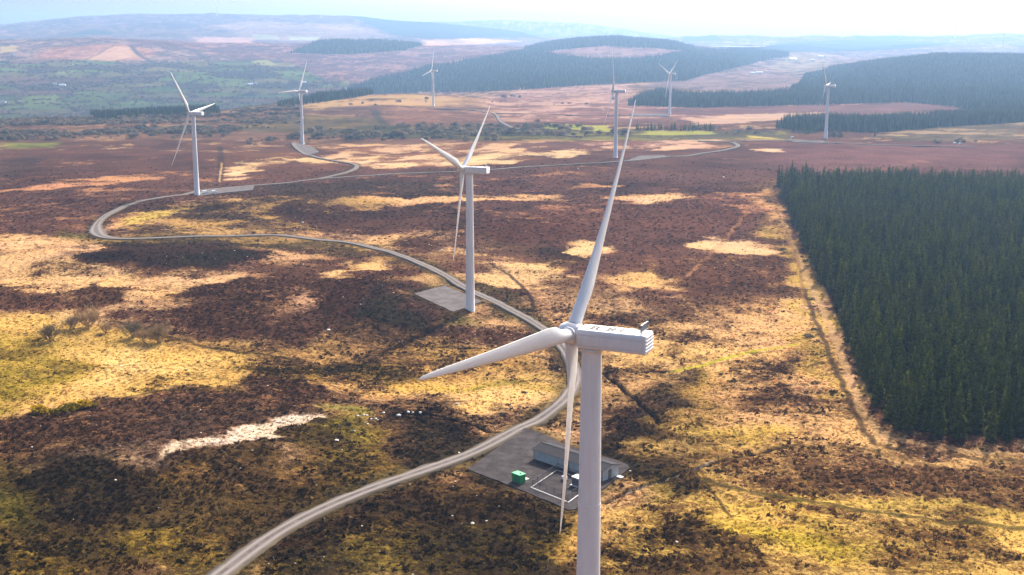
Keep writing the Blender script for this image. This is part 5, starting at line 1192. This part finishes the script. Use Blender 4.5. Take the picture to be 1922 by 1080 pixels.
def stone_mesh(seed):
    bm = bmesh.new(); bmesh.ops.create_icosphere(bm, subdivisions=2, radius=.5); rg = random.Random(seed)
    for v in bm.verts: v.co *= rg.uniform(.78, 1.15); v.co.z *= .62
    me = bpy.data.meshes.new('stone'); bm.to_mesh(me); bm.free(); me.materials.append(M_STONE); return me
M_STONE = simple('pale_quartzite', (.66, .63, .58), .85, var=.2, scale=4); STM = [stone_mesh(s) for s in range(4)]
ST = [(748, 781.5, 1.1, 'round white boulder, largest by the peat bank above the dark triangle'), (766, 775, .9, 'white stones at the head of the peat bank'), (775, 775.5, .6, None), (697, 788, .7, None), (705, 787, .6, None), (683, 780.5, .8, None), (689, 781, .6, None), (672, 782, .7, None), (720, 776, .7, None), (859, 760, .9, 'pale flat stone in the straw grass above the peat bank'), (632, 829, 1.0, 'lone white boulder in the heather right of the pale bare strip'),
      (690, 797, .5, None), (709, 789, .5, None), (665, 810, .6, None), (789, 776, .8, None), (616.5, 621, 1.1, 'white boulder in the straw grass left of the bend turbine'), (887, 984, .7, 'white stone in the dark heather below the yard'), (849, 969, .4, None), (793, 459, .7, None), (806, 460, .8, None), (829, 470, .9, None), (722, 498, .8, None), (568, 419, 1.2, 'pale boulder on the moor above the long track'), (553, 433, .8, None), (227, 688, .8, 'white stone in the yellow pasture near the willows'),
      (122, 892, .5, None), (60, 840, .4, None), (310, 727, .5, None), (1085, 318, 1.3, 'white stone on the brown moor below the far track'), (1358, 333, 1.2, 'pale stone on the brown moor left of the plantation')]
SG_ = ground_at([q[0] for q in ST], [q[1] for q in ST])
for i, ((u, v, s, lab), p) in enumerate(zip(ST, SG_)):
    o = bpy.data.objects.new('boulder', STM[i % 4]); COL.objects.link(o); o.location = Vector(p) + Vector((0, 0, .22 * s)); o.scale = (s * 1.15, s, s); o.rotation_euler = (0, 0, i * 1.7)
    tag(o, lab or ('small white stone lying on the moor near the peat bank' if 650 < u < 800 and v > 770 else ('small white stone on the moor beyond the bend turbine' if 700 < u < 840 and v < 520 else 'small white stone lying in the heather')), 'stone', 'white stones scattered on the moor')
M_WOOD = simple('weathered_stake', (.55, .42, .24), .9)
def stake(u, v, lean, ln, lab, r=.05):
    p = G1(u, v); bm = bmesh.new(); add_bar(bm, (0, 0, -.2), (lean[0], lean[1], ln), r, 7, r * .8); o = bm_obj('wooden_stake', bm, M_WOOD); o.location = p; tag(o, lab, 'stake', 'wooden stakes beside the track')
for u, v, le, ln, lab in [(610, 980, (-.15, .1), .9, 'leaning wooden stake by the inner edge of the track, upper one'), (498, 971, (.05, 0), .8, 'short upright stake left of the track'), (516, 1052, (-.35, .1), .7, 'leaning stake by the track near the bottom of the picture'), (573, 1036, (.7, .3), .2, 'pale stick lying in the dark heather'), (722, 936, (.35, .1), .45, 'left stick of a pair leaning together in a V by the track'), (730, 936, (-.35, .1), .45, 'right stick of a pair leaning together in a V by the track'),
                          (1026, 1078, (.35, .3), 2.6, 'tall thin leaning stake beside the big tower at the bottom'), (1207.7, 703, (0, 0), 1.0, 'small pale post by the ditch right of the big tower'), (237, 745, (-.2, 0), 1.5, 'dark old post on the field bank'), (222, 742, (.1, 0), 1.2, 'thin post on the field bank left of the dark one'), (943.5, 249, (0, 0), 3.5, 'pale marker post beside the far branching track')]:
    stake(u, v, le, ln, lab, .05 if v > 400 else .3)
# ---- farms far away
M_FWALL = simple('whitewash', (.75, .74, .7), .8); M_FROOF = simple('pale_sheet_roof', (.55, .6, .66), .5)
FARM = [(103, 161, 9, 'white farmhouse among the valley fields, left of the farm pair'), (117, 163, 16, 'long pale barn among the valley fields at the left'), (470, 161, 13, 'pale barn in the valley under the second turbine, left of the pair'), (480, 160, 9, 'white house in the valley under the second turbine'), (24, 104, 11, 'lone white house below the moor at the far left'), (8, 195, 9, 'white house at the left edge of the valley'), (571, 158, 12, 'pale shed behind the second far turbine'), (647, 170, 10, 'white house at the foot of the valley side forest'),
        (1488, 113, 26, 'long blue white farm shed left of the rightmost turbine blade tip'), (1471, 114, 10, 'small white building left of the long farm shed'), (1525, 115, 14, 'white building just left of the turbine blade tip'), (1541, 108, 18, 'white farm building at the tip of the rightmost turbine blade'), (1412, 140, 12, 'white farmhouse in the pale fields right of the V turbine'), (1425, 139, 16, 'long low white farm building right of the V turbine')]
FG = ground_at([q[0] for q in FARM], [q[1] for q in FARM])
for (u, v, ln, lab), p in zip(FARM, FG):
    t = thing('farm_building', lab, 'building', p, random.uniform(-.4, .4), 'far white farm buildings'); wd_, e_, r_ = ln * .5, 4.2, 6.6
    bm = bmesh.new(); pr = [(-wd_ / 2, -1), (wd_ / 2, -1), (wd_ / 2, e_), (0, r_), (-wd_ / 2, e_)]
    a = [bm.verts.new((-ln / 2, y, z)) for y, z in pr]; b2 = [bm.verts.new((ln / 2, y, z)) for y, z in pr]; bm.faces.new(a); bm.faces.new(b2[::-1])
    for i in range(5): bm.faces.new((a[i], b2[i], b2[(i + 1) % 5], a[(i + 1) % 5]))
    bmesh.ops.recalc_face_normals(bm, faces=bm.faces); bm_obj('wall', bm, M_FWALL, t)
    bm = bmesh.new()
    for s in (-1, 1):
        q = [bm.verts.new((x, y, z)) for x, y, z in ((-ln / 2 - .3, 0, r_ + .25), (ln / 2 + .3, 0, r_ + .25), (ln / 2 + .3, s * (wd_ / 2 + .4), e_ + .05), (-ln / 2 - .3, s * (wd_ / 2 + .4), e_ + .05))]; bm.faces.new(q if s < 0 else q[::-1])
    bm_obj('roof', bm, M_FROOF, t)
# ---- reservoir and skyline turbines
mt, n, b = newmat('water'); b.inputs['Base Color'].default_value = (.1, .13, .15, 1); b.inputs['Roughness'].default_value = .08; b.inputs['IOR'].default_value = 1.33
tx = noise(n, N(n, 'ShaderNodeNewGeometry').outputs['Position'], .05, 3); bp = N(n, 'ShaderNodeBump', Strength=.15); n.links.new(tx, bp.inputs['Height']); n.links.new(bp.outputs[0], b.inputs['Normal'])
lz = 78.6
def lake(u0, u1, y0, y1, z):
    s0, s1 = float(rays(u0, 86)[0]), float(rays(u1, 86)[0]); pts = []
    for i in range(24):
        a = 2 * math.pi * i / 24; y = (y0 + y1) / 2 + (y1 - y0) / 2 * math.sin(a) * (1 + .1 * math.sin(3 * a)); pts.append(((s0 + s1) / 2 * y + (s1 - s0) / 2 * y * math.cos(a), y, z))
    o = mesh_obj('lake', pts, [tuple(range(24))], mt); o['kind'] = 'structure'
lake(1330, 1443, 4850, 7200, lz)
src = [o for o in COL.objects if o.name.startswith('wind_turbine') and 'knoll' in o.get('label', '')][0]
far = [(407, 29, 0, 'tiny far turbine on the skyline of the left hill, leftmost of all'), (603, 32.5, 40, 'tiny far turbine on the skyline right of the leftmost skyline one'), (1581, 72, 20, 'tiny far turbine on the right skyline, left of its three'), (1691, 70, 60, 'tiny far turbine on the right skyline, middle of its three'), (1792, 71, 100, 'tiny far turbine on the right skyline, right of its three'), (1881, 88, 10, 'tiny far turbine at the right edge standing below the skyline')]
FP = ground_at([q[0] for q in far], [q[1] for q in far])
for (u, v, ph, lab), p in zip(far, FP):
    t = copy_tree(src); t.location = p; t.rotation_euler = (0, 0, R_(150 + ph * .3)); tag(t, lab, 'wind turbine', 'tiny turbines on the far skyline')
# ================================================================== air
bm = bmesh.new(); ZB = float(gz2.min()) - 4; ZT = float(gz2.max() + 75)
add_box(bm, (0, 5700, (ZB + ZT) / 2), (24000, 13600, ZT - ZB))
mt = bpy.data.materials.new('haze_air'); mt.use_nodes = True; n = mt.node_tree; n.nodes.clear()
o_ = n.nodes.new('ShaderNodeOutputMaterial'); v_ = n.nodes.new('ShaderNodeVolumePrincipled')
v_.inputs['Color'].default_value = (.33, .54, .88, 1); v_.inputs['Density'].default_value = 1.05e-4; v_.inputs['Anisotropy'].default_value = .4
n.links.new(v_.outputs[0], o_.inputs['Volume'])
hzo = bm_obj('haze', bm, mt); hzo['kind'] = 'stuff'
